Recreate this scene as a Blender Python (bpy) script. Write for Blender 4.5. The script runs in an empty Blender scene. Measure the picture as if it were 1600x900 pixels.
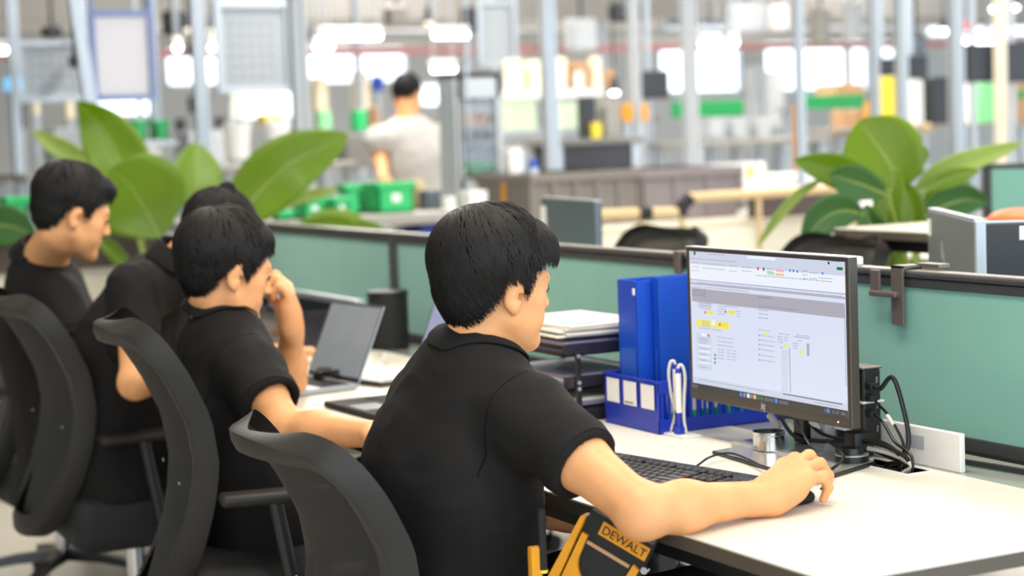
import bpy, bmesh, math, random
import numpy as np
from mathutils import Vector, Matrix, Euler

# ---------------------------------------------------------------- camera, world, lamps' exposure
SC = bpy.context.scene
COL = SC.collection
F_PX = 2900.0
CAM = np.array([2.13, -1.623, 1.39])
_h = np.array([-.887, .462, 0.]); _h /= np.linalg.norm(_h)
_p = math.atan(240/F_PX); _r = .036
FW = _h*math.cos(_p) - np.array([0, 0, 1.])*math.sin(_p)
_r0 = np.cross(FW, [0, 0, 1.]); _r0 /= np.linalg.norm(_r0)
_u0 = np.cross(_r0, FW)
RT = _r0*math.cos(_r) - _u0*math.sin(_r)
UP = _u0*math.cos(_r) + _r0*math.sin(_r)
cd = bpy.data.cameras.new('camera'); cam = bpy.data.objects.new('camera', cd); COL.objects.link(cam)
M = Matrix.Identity(4)
for i in range(3):
    M[i][0] = RT[i]; M[i][1] = UP[i]; M[i][2] = -FW[i]; M[i][3] = CAM[i]
cam.matrix_world = M
cd.sensor_width = 36; cd.lens = F_PX/1600*36; cd.clip_start = .05; cd.clip_end = 200
cd.dof.use_dof = True; cd.dof.focus_distance = 3.4; cd.dof.aperture_fstop = 2.6
SC.camera = cam
SC.view_settings.view_transform = 'Standard'; SC.view_settings.look = 'None'
SC.view_settings.gamma = 1; SC.view_settings.use_curve_mapping = False
SC.view_settings.exposure = 0.08
W = bpy.data.worlds.new('sky'); SC.world = W; W.use_nodes = True
bg = W.node_tree.nodes['Background']; bg.inputs[0].default_value = (.80, .90, 1, 1); bg.inputs[1].default_value = 3.2

def ray(x, y): return FW + RT*(x-800)/F_PX - UP*(y-450)/F_PX
def P(x, y, d): return CAM + ray(x, y)*d                       # a point at depth d
def PZ(x, y, z): v = ray(x, y); return CAM + v*(z-CAM[2])/v[2]   # on the level z
def PY(x, y, Y): v = ray(x, y); return CAM + v*(Y-CAM[1])/v[1]   # on the wall plane Y
def PX(x, y, X): v = ray(x, y); return CAM + v*(X-CAM[0])/v[0]   # on the wall plane X

# ---------------------------------------------------------------- area lamps (fixtures are built with the hall)
def area(name, loc, sx, sy, power, col=(1, .93, .82), parent=None):
    l = bpy.data.lights.new(name, 'AREA'); l.shape = 'RECTANGLE'; l.size = sx; l.size_y = sy
    l.energy = power; l.color = col
    o = bpy.data.objects.new(name, l); COL.objects.link(o); o.location = loc
    if parent: o.parent = parent
    return o
LAMPS = [  # x, y, z, length x, width y, watts
    (-.2, .1, 3.0, 1.8, .5, 50), (-2.6, .1, 3.0, 1.8, .5, 40), (-5.0, .3, 3.0, 1.8, .5, 40),
    (1.2, -1.6, 3.0, 1.8, .5, 13), (-1.4, -2.0, 3.0, 1.8, .5, 11), (-4.0, -2.2, 3.0, 1.8, .5, 12),
    (-2.2, 3.0, 3.2, 1.8, .5, 75), (-5.2, 3.2, 3.2, 1.8, .5, 85), (-8.2, 2.6, 3.4, 1.8, .5, 140),
    (-8.2, 6.2, 3.4, 1.8, .5, 140), (-12, 4.5, 3.6, 1.8, .5, 215), (-12, 9.5, 3.6, 1.8, .5, 215), (-17, 8, 3.7, 1.8, .5, 270), (-17, 14, 3.7, 1.8, .5, 270),
    (-6.0, 6.2, 3.3, 1.8, .5, 80)]

# ---------------------------------------------------------------- materials
def mat(name, c, rough=.5, metal=0., var=0., vscale=8., bump=0., bscale=60., spec=.5, emit=0., sss=0., trans=0., alpha=1., coat=0., ecol=None, sheen=0.):
    m = bpy.data.materials.new(name); m.use_nodes = True
    nt = m.node_tree; b = nt.nodes['Principled BSDF']
    b.inputs['Base Color'].default_value = (*c, 1); b.inputs['Roughness'].default_value = rough
    b.inputs['Metallic'].default_value = metal; b.inputs['Specular IOR Level'].default_value = spec
    if emit: b.inputs['Emission Color'].default_value = (*(ecol or c), 1); b.inputs['Emission Strength'].default_value = emit
    if sss:
        b.inputs['Subsurface Weight'].default_value = sss; b.inputs['Subsurface Radius'].default_value = (1, .35, .15); b.inputs['Subsurface Scale'].default_value = .012
    if trans: b.inputs['Transmission Weight'].default_value = trans
    if alpha < 1: b.inputs['Alpha'].default_value = alpha
    if coat: b.inputs['Coat Weight'].default_value = coat
    if sheen: b.inputs['Sheen Weight'].default_value = sheen
    tc = nt.nodes.new('ShaderNodeTexCoord')
    if var:
        n = nt.nodes.new('ShaderNodeTexNoise'); n.inputs['Scale'].default_value = vscale; n.inputs['Detail'].default_value = 4
        nt.links.new(tc.outputs['Object'], n.inputs['Vector'])
        r = nt.nodes.new('ShaderNodeValToRGB')
        r.color_ramp.elements[0].position = .3; r.color_ramp.elements[1].position = .7
        r.color_ramp.elements[0].color = (*[max(0, v*(1-var)) for v in c], 1)
        r.color_ramp.elements[1].color = (*[min(1, v*(1+var)) for v in c], 1)
        nt.links.new(n.outputs['Fac'], r.inputs['Fac']); nt.links.new(r.outputs['Color'], b.inputs['Base Color'])
    if bump:
        n2 = nt.nodes.new('ShaderNodeTexNoise'); n2.inputs['Scale'].default_value = bscale; n2.inputs['Detail'].default_value = 3
        nt.links.new(tc.outputs['Object'], n2.inputs['Vector'])
        bp = nt.nodes.new('ShaderNodeBump'); bp.inputs['Strength'].default_value = bump; bp.inputs['Distance'].default_value = .01
        nt.links.new(n2.outputs['Fac'], bp.inputs['Height']); nt.links.new(bp.outputs['Normal'], b.inputs['Normal'])
    return m

def s2l(r, g, b): return tuple(((v/255)/12.92 if v/255 <= .04045 else ((v/255+.055)/1.055)**2.4) for v in (r, g, b))
MT = dict(
    desk=mat('desk_laminate', s2l(226, 219, 205), .42, var=.02, vscale=3),
    deskedge=mat('desk_edge', s2l(84, 76, 66), .45),
    steel=mat('dark_steel', s2l(38, 38, 40), .4, .3),
    teal=mat('teal_fabric', s2l(117, 170, 157), .72, var=.04, vscale=5, bump=.15, bscale=900, sheen=.2),
    pframe=mat('partition_frame', s2l(60, 60, 61), .42),
    pframel=mat('partition_cap', s2l(118, 113, 107), .4),
    black=mat('black_plastic', s2l(26, 25, 24), .38),
    softblack=mat('matt_black', s2l(20, 20, 21), .7, bump=.1, bscale=300),
    bezel=mat('monitor_bezel', s2l(62, 56, 50), .3),
    chair=mat('chair_frame', s2l(37, 34, 30), .5, var=.06, vscale=20, spec=.35),
    mesh=mat('chair_mesh', s2l(30, 30, 28), .75, alpha=.95),
    shirt=mat('black_jersey', s2l(27, 25, 24), .82, var=.08, vscale=14, bump=.12, bscale=1400, spec=.22),
    trouser=mat('black_trousers', s2l(18, 18, 19), .85, bump=.2, bscale=500, spec=.2),
    skin=mat('skin', s2l(228, 163, 110), .5, var=.06, vscale=22, bump=.04, bscale=700, sss=.12, spec=.4),
    skin2=mat('skin_tan', s2l(212, 156, 118), .5, var=.07, vscale=22, sss=.1, spec=.4),
    scalp=mat('scalp', s2l(190, 140, 75), .6),
    hair=mat('black_hair', s2l(21, 18, 16), .55, var=.4, vscale=60, spec=.26),
    hairbase=mat('hair_underlayer', s2l(16, 14, 13), .8, spec=.2),
    eye=mat('eye', s2l(30, 22, 18), .15),
    blue=mat('blue_plastic', s2l(24, 50, 168), .34, var=.04, vscale=6),
    bluef=mat('blue_folder', s2l(14, 72, 186), .3, var=.03, vscale=5),
    white=mat('white_plastic', s2l(232, 230, 226), .35),
    paper=mat('paper', s2l(236, 232, 220), .8, var=.02, vscale=10),
    yellow=mat('yellow_nylon', s2l(222, 150, 20), .6, var=.06, vscale=30, bump=.2, bscale=600),
    brightyellow=mat('bright_yellow', s2l(240, 215, 60), .5),
    alu=mat('aluminium', s2l(176, 182, 188), .35, .6),
    chrome=mat('polished_steel', s2l(205, 205, 205), .18, 1.),
    grey=mat('grey_plastic', s2l(120, 118, 114), .5),
    ggrey=mat('light_grey_paint', s2l(176, 180, 184), .5),
    perf=mat('perforated_grey', s2l(158, 163, 168), .55, var=.05, vscale=60),
    smoke=mat('smoked_plastic', s2l(44, 40, 50), .2, alpha=.86, coat=.3),
    green=mat('green_plastic', s2l(34, 178, 98), .4),
    dgreen=mat('deep_green_plastic', s2l(20, 140, 72), .4),
    lgreen=mat('light_green', s2l(140, 222, 150), .5),
    palegreen=mat('pale_green_paper', s2l(200, 220, 185), .7),
    cream=mat('cream_board', s2l(232, 222, 200), .6, var=.02, vscale=2),
    creambright=mat('cream_carton', s2l(250, 238, 205), .7),
    carton=mat('brown_carton', s2l(186, 146, 108), .8, var=.05, vscale=9),
    brown=mat('dark_brown_laminate', s2l(70, 54, 46), .5, var=.15, vscale=12),
    wood=mat('tan_tube', s2l(205, 178, 132), .35),
    tabgrey=mat('grey_worktop', s2l(150, 146, 138), .45, var=.04, vscale=6),
    crate=mat('grey_crate', s2l(118, 110, 104), .55, var=.05, vscale=6),
    crate2=mat('mauve_crate', s2l(128, 118, 118), .55, var=.05, vscale=6),
    floor=mat('floor', s2l(206, 200, 188), .35, var=.03, vscale=1),
    wall=mat('wall', s2l(196, 198, 198), .8, var=.03, vscale=1),
    ceil=mat('ceiling', s2l(170, 168, 164), .85, var=.05, vscale=1),
    duct=mat('duct', s2l(150, 146, 140), .5, .4, var=.08, vscale=2),
    redpipe=mat('red_pipe', s2l(170, 110, 112), .5),
    bluefr=mat('blue_frame', s2l(120, 134, 176), .45),
    board=mat('whiteboard', s2l(205, 200, 202), .2),
    glow=mat('lamp_tube', (1, 1, 1), .5, emit=9., ecol=(.93, .97, 1)),
    warmglow=mat('warm_lit_window', (1, .93, .75), .5, emit=1.1, ecol=(1, .90, .68)),
    screenblue=mat('screen_light_blue', s2l(120, 190, 235), .4, emit=.8, ecol=s2l(120, 190, 235)),
    shirtgrey=mat('grey_tshirt', s2l(176, 172, 166), .85, var=.04, vscale=12),
    trousergrey=mat('navy_trousers', s2l(60, 66, 78), .85),
    orange=mat('orange', s2l(232, 110, 50), .5),
    glass=mat('clear_glass', (1, 1, 1), .02, trans=1., spec=.5),
    frost=mat('smoked_glass_plate', s2l(168, 168, 160), .12, coat=.5),
    silver=mat('monitor_back_silver', s2l(96, 104, 112), .32, .55),
    darkback=mat('monitor_back_dark', s2l(44, 45, 50), .4),
    taupe=mat('taupe_metal', s2l(112, 102, 92), .4, .4),
    cable=mat('cable_black', s2l(20, 20, 20), .4),
    cablewhite=mat('cable_white', s2l(214, 210, 200), .45),
    cablegreen=mat('yellow_green', s2l(190, 200, 60), .45),
    pot=mat('plant_pot', s2l(120, 112, 104), .6), soil=mat('soil', s2l(50, 38, 28), .9),
    seam=mat('seam_thread', (.002, .002, .002), .95, spec=.05),
    red=mat('red', s2l(205, 40, 40), .5),
)
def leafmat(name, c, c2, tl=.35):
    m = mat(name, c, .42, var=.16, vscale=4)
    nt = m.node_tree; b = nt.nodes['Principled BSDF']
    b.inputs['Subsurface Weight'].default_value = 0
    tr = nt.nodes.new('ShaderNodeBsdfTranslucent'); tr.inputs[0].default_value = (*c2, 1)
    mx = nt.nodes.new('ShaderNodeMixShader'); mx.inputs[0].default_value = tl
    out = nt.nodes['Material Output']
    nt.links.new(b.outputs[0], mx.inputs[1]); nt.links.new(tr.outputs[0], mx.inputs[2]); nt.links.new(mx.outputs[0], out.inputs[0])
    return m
MT['leaf'] = leafmat('leaf', s2l(106, 138, 16), s2l(150, 175, 22))
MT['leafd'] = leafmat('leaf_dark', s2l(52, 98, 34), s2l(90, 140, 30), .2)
MT['leafp'] = leafmat('leaf_pale', s2l(150, 172, 84), s2l(190, 205, 120))
def shirt_seam(): return MT['softblack']

# ---------------------------------------------------------------- objects and tags
def tag(o, label=None, cat=None, group=None, kind=None):
    if label: o['label'] = label
    if cat: o['category'] = cat
    if group: o['group'] = group
    if kind: o['kind'] = kind
    return o
def empty(name, loc=(0, 0, 0), label=None, cat=None, group=None, rz=0, kind=None):
    o = bpy.data.objects.new(name, None); COL.objects.link(o); o.location = tuple(loc); o.rotation_euler = (0, 0, rz)
    o.empty_display_size = .05
    return tag(o, label, cat, group, kind)
def wmat(o):
    m = Matrix.Translation(o.location) @ o.rotation_euler.to_matrix().to_4x4()
    return wmat(o.parent) @ m if o.parent else m
def link(name, me, mats, parent=None, world=True):
    """parent's frame: mesh coordinates are world ones when world is True, else local to the parent"""
    if mats is not None:
        for m in (mats if isinstance(mats, (list, tuple)) else [mats]): me.materials.append(m)
    o = bpy.data.objects.new(name, me); COL.objects.link(o)
    if parent is not None:
        o.parent = parent
        if world:
            me.transform(wmat(parent).inverted())
    return o

class MB:
    """collects shapes into one mesh"""
    def __init__(s): s.bm = bmesh.new(); s.mi = 0
    def _fin(s, vs, mi=None):
        mi = s.mi if mi is None else mi
        if mi:
            fs = {f for v in vs for f in v.link_faces}
            for f in fs: f.material_index = mi
        return s
    def box(s, lo, hi, bev=0., seg=2, rot=None, piv=None, mi=None):
        lo = np.array(lo, float); hi = np.array(hi, float); c = (lo+hi)/2; d = np.abs(hi-lo)
        r = bmesh.ops.create_cube(s.bm, size=1.)
        vs = r['verts']
        for v in vs: v.co = Vector((v.co[0]*d[0]+c[0], v.co[1]*d[1]+c[1], v.co[2]*d[2]+c[2]))
        if bev > 0:
            es = list({e for v in vs for e in v.link_edges})
            b = bmesh.ops.bevel(s.bm, geom=es, offset=min(bev, d.min()*.49), segments=seg, profile=.5, affect='EDGES')
            vs = list({v for f in b['faces'] for v in f.verts} | {v for v in vs if v.is_valid})
        if rot is not None:
            pv = Vector(piv if piv is not None else c)
            R = rot if isinstance(rot, Matrix) else Euler(rot).to_matrix()
            for v in vs: v.co = R @ (v.co-pv) + pv
        return s._fin(vs, mi)
    def frame(s, pts, mi=None):   # closed polygon face
        vs = [s.bm.verts.new(tuple(p)) for p in pts]; s.bm.faces.new(vs); return s._fin(vs, mi)
    def slab(s, a, b, z0, z1, th, side=1, bev=.004, mi=None):
        """upright panel from ground point a to b, thickness th"""
        a = np.array(a[:2], float); b = np.array(b[:2], float); L = np.linalg.norm(b-a); ang = math.atan2(b[1]-a[1], b[0]-a[0])
        return s.box((a[0], a[1], z0), (a[0]+L, a[1]+th*side, z1), bev, rot=Matrix.Rotation(ang, 3, 'Z'), piv=(a[0], a[1], z0), mi=mi)
    def cyl(s, a, b, r, r2=None, n=20, cap=True, mi=None):
        a = Vector(a); b = Vector(b); d = b-a
        r_ = bmesh.ops.create_cone(s.bm, cap_ends=cap, segments=n, radius1=r, radius2=r if r2 is None else r2, depth=d.length)
        q = d.to_track_quat('Z', 'Y').to_matrix(); c = (a+b)/2
        for v in r_['verts']: v.co = q @ v.co + c
        return s._fin(r_['verts'], mi)
    def ell(s, c, r, seg=16, mi=None):
        r_ = bmesh.ops.create_uvsphere(s.bm, u_segments=seg, v_segments=max(6, seg//2), radius=1)
        for v in r_['verts']: v.co = Vector((v.co[0]*r[0]+c[0], v.co[1]*r[1]+c[1], v.co[2]*r[2]+c[2]))
        return s._fin(r_['verts'], mi)
    def sweep(s, pts, prof, closed=False, up=(0, 0, 1), scale=None, mi=None, cap=True):
        """prof: list of (u,v) offsets; u along side, v along local up"""
        pts = [Vector(p) for p in pts]; n = len(pts); rings = []; up = Vector(up); prevU = None
        for i in range(n):
            if closed: t = pts[(i+1) % n]-pts[i-1]
            else: t = pts[min(i+1, n-1)]-pts[max(i-1, 0)]
            t.normalize()
            u = up if prevU is None else prevU
            if isinstance(s, MB) and prevU is None and abs(t.dot(u)) > .95: u = Vector((1, 0, 0)) if abs(t.x) < .9 else Vector((0, 1, 0))
            v = (u - t*t.dot(u)).normalized(); prevU = v if up.length == 0 or scale == 'pt' else v
            sd = t.cross(v)
            k = 1. if scale is None or isinstance(scale, str) else scale[i]
            rings.append([s.bm.verts.new(pts[i]+sd*p[0]*k+v*p[1]*k) for p in prof])
        m = len(prof)
        for i in range(n if closed else n-1):
            A = rings[i]; B = rings[(i+1) % n]
            for j in range(m):
                s.bm.faces.new((A[j], A[(j+1) % m], B[(j+1) % m], B[j]))
        if not closed and cap:
            s.bm.faces.new(rings[0][::-1]); s.bm.faces.new(rings[-1])
        return s._fin([v for r in rings for v in r], mi)
    def tube(s, pts, r, n=8, closed=False, smooth=0, mi=None, scale=None):
        if smooth: pts = curve(pts, smooth)
        if scale is not None and len(scale) != len(pts): scale = list(np.interp(np.linspace(0, 1, len(pts)), np.linspace(0, 1, len(scale)), scale))
        return s.sweep(pts, [(math.cos(2*math.pi*i/n)*r, math.sin(2*math.pi*i/n)*r) for i in range(n)], closed, mi=mi, scale=scale)
    def build(s, name, m, parent=None, smooth=False, world=True, ang=None):
        bmesh.ops.recalc_face_normals(s.bm, faces=s.bm.faces[:])
        me = bpy.data.meshes.new(name); s.bm.to_mesh(me); s.bm.free()
        if smooth or ang:
            me.polygons.foreach_set('use_smooth', [True]*len(me.polygons))
            me.update()
            try: me.set_sharp_from_angle(angle=math.radians(ang or 40))
            except Exception: pass
        return link(name, me, m, parent, world)

def curve(pts, n=6):
    """Catmull-Rom through pts"""
    p = [np.array(q, float) for q in pts]; p = [2*p[0]-p[1]]+p+[2*p[-1]-p[-2]]; out = []
    for i in range(1, len(p)-2):
        for k in range(n):
            t = k/n; a, b, c, d = p[i-1:i+3]
            out.append(.5*((2*b)+(-a+c)*t+(2*a-5*b+4*c-d)*t*t+(-a+3*b-3*c+d)*t**3))
    out.append(p[-2]); return out

# ---------------------------------------------------------------- soft bodies: smooth unions meshed as one surface
class Field:
    def __init__(s, lo, hi, h):
        s.h = h; s.lo = np.array(lo, float); s.n = (np.ceil((np.array(hi)-s.lo)/h)).astype(int)+1
        s.D = np.full(tuple(s.n), 1., np.float32)
    def _sub(s, lo, hi):
        a = np.clip(((np.array(lo)-s.lo)/s.h).astype(int), 0, s.n-1); b = np.clip(((np.array(hi)-s.lo)/s.h).astype(int)+2, 1, s.n)
        if (b <= a).any(): return None
        sl = tuple(slice(a[i], b[i]) for i in range(3))
        g = [(s.lo[i]+np.arange(a[i], b[i])*s.h).astype(np.float32) for i in range(3)]
        X, Y, Z = np.meshgrid(*g, indexing='ij', sparse=False)
        return sl, X, Y, Z
    def op(s, fn, lo, hi, k=.02, mode='+', pad=None):
        m = (k if mode == '+' else k)+3*s.h if pad is None else pad
        q = s._sub(np.array(lo)-m, np.array(hi)+m)
        if q is None: return
        sl, X, Y, Z = q; d = fn(X, Y, Z).astype(np.float32); a = s.D[sl]
        if mode == '+':
            hh = np.maximum(k-np.abs(a-d), 0)/max(k, 1e-6); s.D[sl] = np.minimum(a, d)-hh*hh*k*.25
        elif mode == '-':
            d = -d; hh = np.maximum(k-np.abs(a-d), 0)/max(k, 1e-6); s.D[sl] = np.maximum(a, d)+hh*hh*k*.25
    def ell(s, c, r, R=None, k=.02, mode='+'):
        c = np.array(c, float); r = np.array(r, float); R = np.eye(3) if R is None else np.array(R)
        ext = np.sqrt(((R*r)**2).sum(1))
        def fn(X, Y, Z):
            x, y, z = X-c[0], Y-c[1], Z-c[2]
            l = [R[0, i]*x+R[1, i]*y+R[2, i]*z for i in range(3)]
            k0 = np.sqrt(sum((l[i]/r[i])**2 for i in range(3)))+1e-6; k1 = np.sqrt(sum((l[i]/r[i]**2)**2 for i in range(3)))+1e-6
            return k0*(k0-1)/k1
        s.op(fn, c-ext, c+ext, k, mode)
    def cone(s, a, b, ra, rb, k=.02, mode='+', flat=None, fax=None, cut=None):
        """tapered capsule; flat squeezes it along the unit axis fax; cut=True makes the far end flat"""
        a = np.array(a, float); b = np.array(b, float); ab = b-a; L2 = ab@ab; m = max(ra, rb)
        if flat: fx = np.array(fax, float); fx = fx/np.linalg.norm(fx)
        def fn(X, Y, Z):
            x, y, z = X-a[0], Y-a[1], Z-a[2]
            t = (x*ab[0]+y*ab[1]+z*ab[2])/L2; tt = t; t = np.clip(t, 0, 1)
            dx, dy, dz = x-ab[0]*t, y-ab[1]*t, z-ab[2]*t
            if flat:
                q = dx*fx[0]+dy*fx[1]+dz*fx[2]; w = q*(1/flat-1); dx = dx+fx[0]*w; dy = dy+fx[1]*w; dz = dz+fx[2]*w
            d = np.sqrt(dx*dx+dy*dy+dz*dz)-(ra+(rb-ra)*t)
            if flat: d = d*min(1, flat)**.5
            if cut: d = np.maximum(d, (tt-1)*math.sqrt(L2))
            return d
        s.op(fn, np.minimum(a, b)-m, np.maximum(a, b)+m, k, mode)
    def chain(s, pts, rs, k=.015, **kw):
        for i in range(len(pts)-1): s.cone(pts[i], pts[i+1], rs[i], rs[i+1], k, **kw)
    def plane(s, p, n, lo, hi, k=.004):   # cuts away the side n points to, inside a region
        p = np.array(p, float); n = np.array(n, float); n /= np.linalg.norm(n)
        s.op(lambda X, Y, Z: -((X-p[0])*n[0]+(Y-p[1])*n[1]+(Z-p[2])*n[2]), lo, hi, k, '-', pad=0)
    def mesh(s, name, relax=1):
        D = s.D; h = s.h; S = D < 0
        D[0], D[-1], D[:, 0], D[:, -1], D[:, :, 0], D[:, :, -1] = 1, 1, 1, 1, 1, 1; S = D < 0
        c = sum(S[i:S.shape[0]-1+i, j:S.shape[1]-1+j, k:S.shape[2]-1+k].astype(np.int8) for i in (0, 1) for j in (0, 1) for k in (0, 1))
        act = (c > 0) & (c < 8); idx = np.full(act.shape, -1, np.int32); I = np.argwhere(act); idx[act] = np.arange(len(I))
        cor = [(i, j, k) for i in (0, 1) for j in (0, 1) for k in (0, 1)]
        V = {q: D[I[:, 0]+q[0], I[:, 1]+q[1], I[:, 2]+q[2]] for q in cor}
        acc = np.zeros((len(I), 3)); cnt = np.zeros(len(I))
        for q in cor:
            for ax in range(3):
                if q[ax]: continue
                w = list(q); w[ax] = 1; w = tuple(w); A = V[q]; B = V[w]; m = (A < 0) != (B < 0)
                t = np.where(m, A/np.where(m, A-B, 1), 0); pt = np.array(q, float)[None].repeat(len(I), 0); pt[:, ax] = t
                acc += pt*m[:, None]; cnt += m
        co = s.lo+(I+acc/np.maximum(cnt, 1)[:, None])*h
        faces = []
        for ax in range(3):
            sh = [slice(1, -1)]*3; sh[ax] = slice(0, -1); sh2 = list(sh); sh2[ax] = slice(1, None)
            A = S[tuple(sh)]; B = S[tuple(sh2)]; E = np.argwhere(A != B); base = E+np.array([0 if i == ax else 1 for i in range(3)])
            u, v = [(1, 2), (2, 0), (0, 1)][ax]
            eu = np.zeros(3, int); eu[u] = 1; ev = np.zeros(3, int); ev[v] = 1
            g = lambda o: idx[tuple((base+o).T)]
            q = np.stack([g(-eu-ev), g(-ev), g(0*eu), g(-eu)], 1)
            fl = ~A[tuple(E.T)]; q[fl] = q[fl][:, ::-1]; faces.append(q)
        Fc = np.concatenate(faces); Fc = Fc[(Fc >= 0).all(1)]
        for _ in range(relax):
            nb = np.zeros_like(co); n_ = np.zeros(len(co))
            for a, b in ((0, 1), (1, 2), (2, 3), (3, 0)):
                np.add.at(nb, Fc[:, a], co[Fc[:, b]]); np.add.at(nb, Fc[:, b], co[Fc[:, a]]); np.add.at(n_, Fc[:, a], 1); np.add.at(n_, Fc[:, b], 1)
            co = co*.5+.5*nb/np.maximum(n_, 1)[:, None]
        return co, Fc
def np_mesh(name, co, Fc):
    me = bpy.data.meshes.new(name); k = Fc.shape[1]
    me.vertices.add(len(co)); me.vertices.foreach_set('co', np.ascontiguousarray(co, np.float32).ravel())
    me.loops.add(Fc.size); me.loops.foreach_set('vertex_index', np.ascontiguousarray(Fc, np.int32).ravel())
    me.polygons.add(len(Fc)); me.polygons.foreach_set('loop_start', np.arange(0, Fc.size, k, dtype=np.int32))
    me.polygons.foreach_set('use_smooth', np.ones(len(Fc), bool))
    me.update(calc_edges=True); me.validate(); return me
def normals(co, Fc):
    n = np.cross(co[Fc[:, 2]]-co[Fc[:, 0]], co[Fc[:, 3]]-co[Fc[:, 1]]); N = np.zeros_like(co)
    for a in range(4): np.add.at(N, Fc[:, a], n)
    return N/np.maximum(np.linalg.norm(N, axis=1), 1e-12)[:, None]
def wobble(co, freq, seed, n=7):
    r = np.random.RandomState(seed); out = np.zeros(len(co))
    for i in range(n):
        d = r.normal(size=3); d /= np.linalg.norm(d); f = freq*(.6+1.1*r.rand()); ph = r.rand()*6.28
        w = r.normal(size=3); w /= np.linalg.norm(w)
        out += np.sin(co@d*f+ph+1.3*np.sin(co@w*f*.7+ph*2))
    return out/n**.5

# ---------------------------------------------------------------- people
from mathutils.bvhtree import BVHTree
def frame_of(fwd, up):
    f = np.array(fwd, float); f /= np.linalg.norm(f); r = np.cross(f, up); r /= np.linalg.norm(r); u = np.cross(r, f)
    return np.stack([r, f, u], 1)                      # columns: right, forward, up
def unit(v): v = np.array(v, float); return v/np.linalg.norm(v)

def head_field(F, O, R, sc=1., k=1.):
    T = lambda p: O+R@(np.array(p, float)*sc)
    E = lambda c, r, k_=.02, mode='+', rot=None: F.ell(T(c), np.array(r)*sc, R if rot is None else R@rot, k_, mode)
    Cn = lambda a, b, ra, rb, k_=.02, mode='+': F.cone(T(a), T(b), ra*sc, rb*sc, k_, mode)
    E((0, -.008, .035), (.073, .093, .086))
    E((0, .030, -.018), (.060, .062, .082), .03)
    for s in (-1, 1):
        Cn((s*.052, .005, -.050), (s*.016, .070, -.088), .017, .015, .035)
        E((s*.044, .054, -.012), (.018, .020, .016), .02)
        E((s*.040, .058, -.045), (.018, .020, .022), .02)
    E((0, .079, -.090), (.017, .013, .014), .018)
    Cn((-.034, .080, .030), (.034, .080, .030), .010, .010, .018)
    for s in (-1, 1): E((s*.031, .097, .010), (.015, .012, .010), .012, '-'); E((s*.031, .081, .010), (.012, .009, .008), .006)
    Cn((0, .089, .020), (0, .107, -.018), .006, .009, .010)
    for s in (-1, 1): E((s*.012, .099, -.022), (.008, .009, .007), .006)
    Cn((-.017, .088, -.047), (.017, .088, -.047), .006, .006, .008); Cn((0, .092, -.047), (0, .094, -.0475), .006, .006, .006)
    Cn((-.015, .086, -.058), (.015, .086, -.058), .0065, .0065, .008)
    E((0, .105, -.0525), (.024, .012, .0016), .003, '-')
    for s in (-1, 1):                                   # ears: shell, rim hollow, lobe
        rot = np.array(Euler((math.radians(-12), 0, s*math.radians(-22))).to_matrix())
        E((s*.082, -.010, -.002), (.0075, .019, .031), .010, rot=rot)
        E((s*.080, -.004, -.030), (.006, .009, .010), .010)
        E((s*.0905, -.005, .001), (.0065, .011, .019), .004, '-', rot=rot)
        E((s*.0875, .000, -.006), (.006, .006, .007), .003, '-', rot=rot)
        E((s*.0865, -.010, .004), (.0035, .0045, .014), .004, rot=rot)

def hand_field(F, O, R, pose, sc=1., side=1):
    """hand frame: x towards the little finger, y along the fingers, z out of the back"""
    T = lambda p: O+R@(np.array((p[0]*side, p[1], p[2]), float)*sc)
    nz = R[:, 2]
    F.cone(T((-.004, -.02, 0)), T((0, .03, .002)), .027*sc, .035*sc, .02, flat=.76, fax=nz)
    F.cone(T((.016, .0, -.008)), T((.022, .05, -.006)), .020*sc, .017*sc, .02)
    for m in ('i', 'm', 'r', 'p'):
        q = pose[m]; F.cone(T((q[0][0]*.45, .02, 0)), T(q[0]), .017*sc, .0125*sc, .02, flat=.9, fax=nz)
        rs = {'i': (.0115, .0102, .0090, .0075), 'm': (.0118, .0104, .0092, .0077), 'r': (.0113, .0100, .0089, .0074), 'p': (.0102, .0092, .0082, .0068)}[m]
        F.chain([T(p) for p in q], [r*sc for r in rs], .0035)
        F.ell(T(q[1]), np.array((.0098, .0098, .0098))*sc*rs[1]/.0092, None, .006)
    F.cone(T((-.012, .012, -.006)), T(pose['t'][0]), .018*sc, .015*sc, .02)
    F.chain([T(p) for p in pose['t']], [r*sc for r in (.0135, .0108, .0095, .0075)], .006)
    return T
MOUSE_POSE = dict(
    i=[(-.028, .088, .016), (-.032, .128, .012), (-.031, .147, -.010), (-.030, .158, -.030)],
    m=[(-.008, .092, .020), (-.008, .134, .018), (-.006, .156, -.004), (-.005, .164, -.028)],
    r=[(.013, .087, .016), (.017, .126, .012), (.023, .140, -.012), (.020, .134, -.036)],
    p=[(.031, .076, .007), (.037, .107, .001), (.041, .112, -.020), (.035, .102, -.038)],
    t=[(-.034, .040, -.012), (-.046, .068, -.016), (-.042, .092, -.022), (-.038, .104, -.026)])
FIST_POSE = dict(
    i=[(-.028, .085, .008), (-.028, .118, -.008), (-.024, .112, -.030), (-.018, .094, -.034)],
    m=[(-.009, .090, .010), (-.008, .122, -.012), (-.006, .110, -.036), (-.003, .090, -.036)],
    r=[(.012, .085, .008), (.012, .114, -.014), (.011, .102, -.036), (.009, .084, -.034)],
    p=[(.030, .074, .004), (.030, .099, -.012), (.026, .090, -.031), (.022, .074, -.030)],
    t=[(-.034, .038, -.012), (-.040, .066, -.022), (-.030, .086, -.034), (-.018, .092, -.042)])
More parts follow.
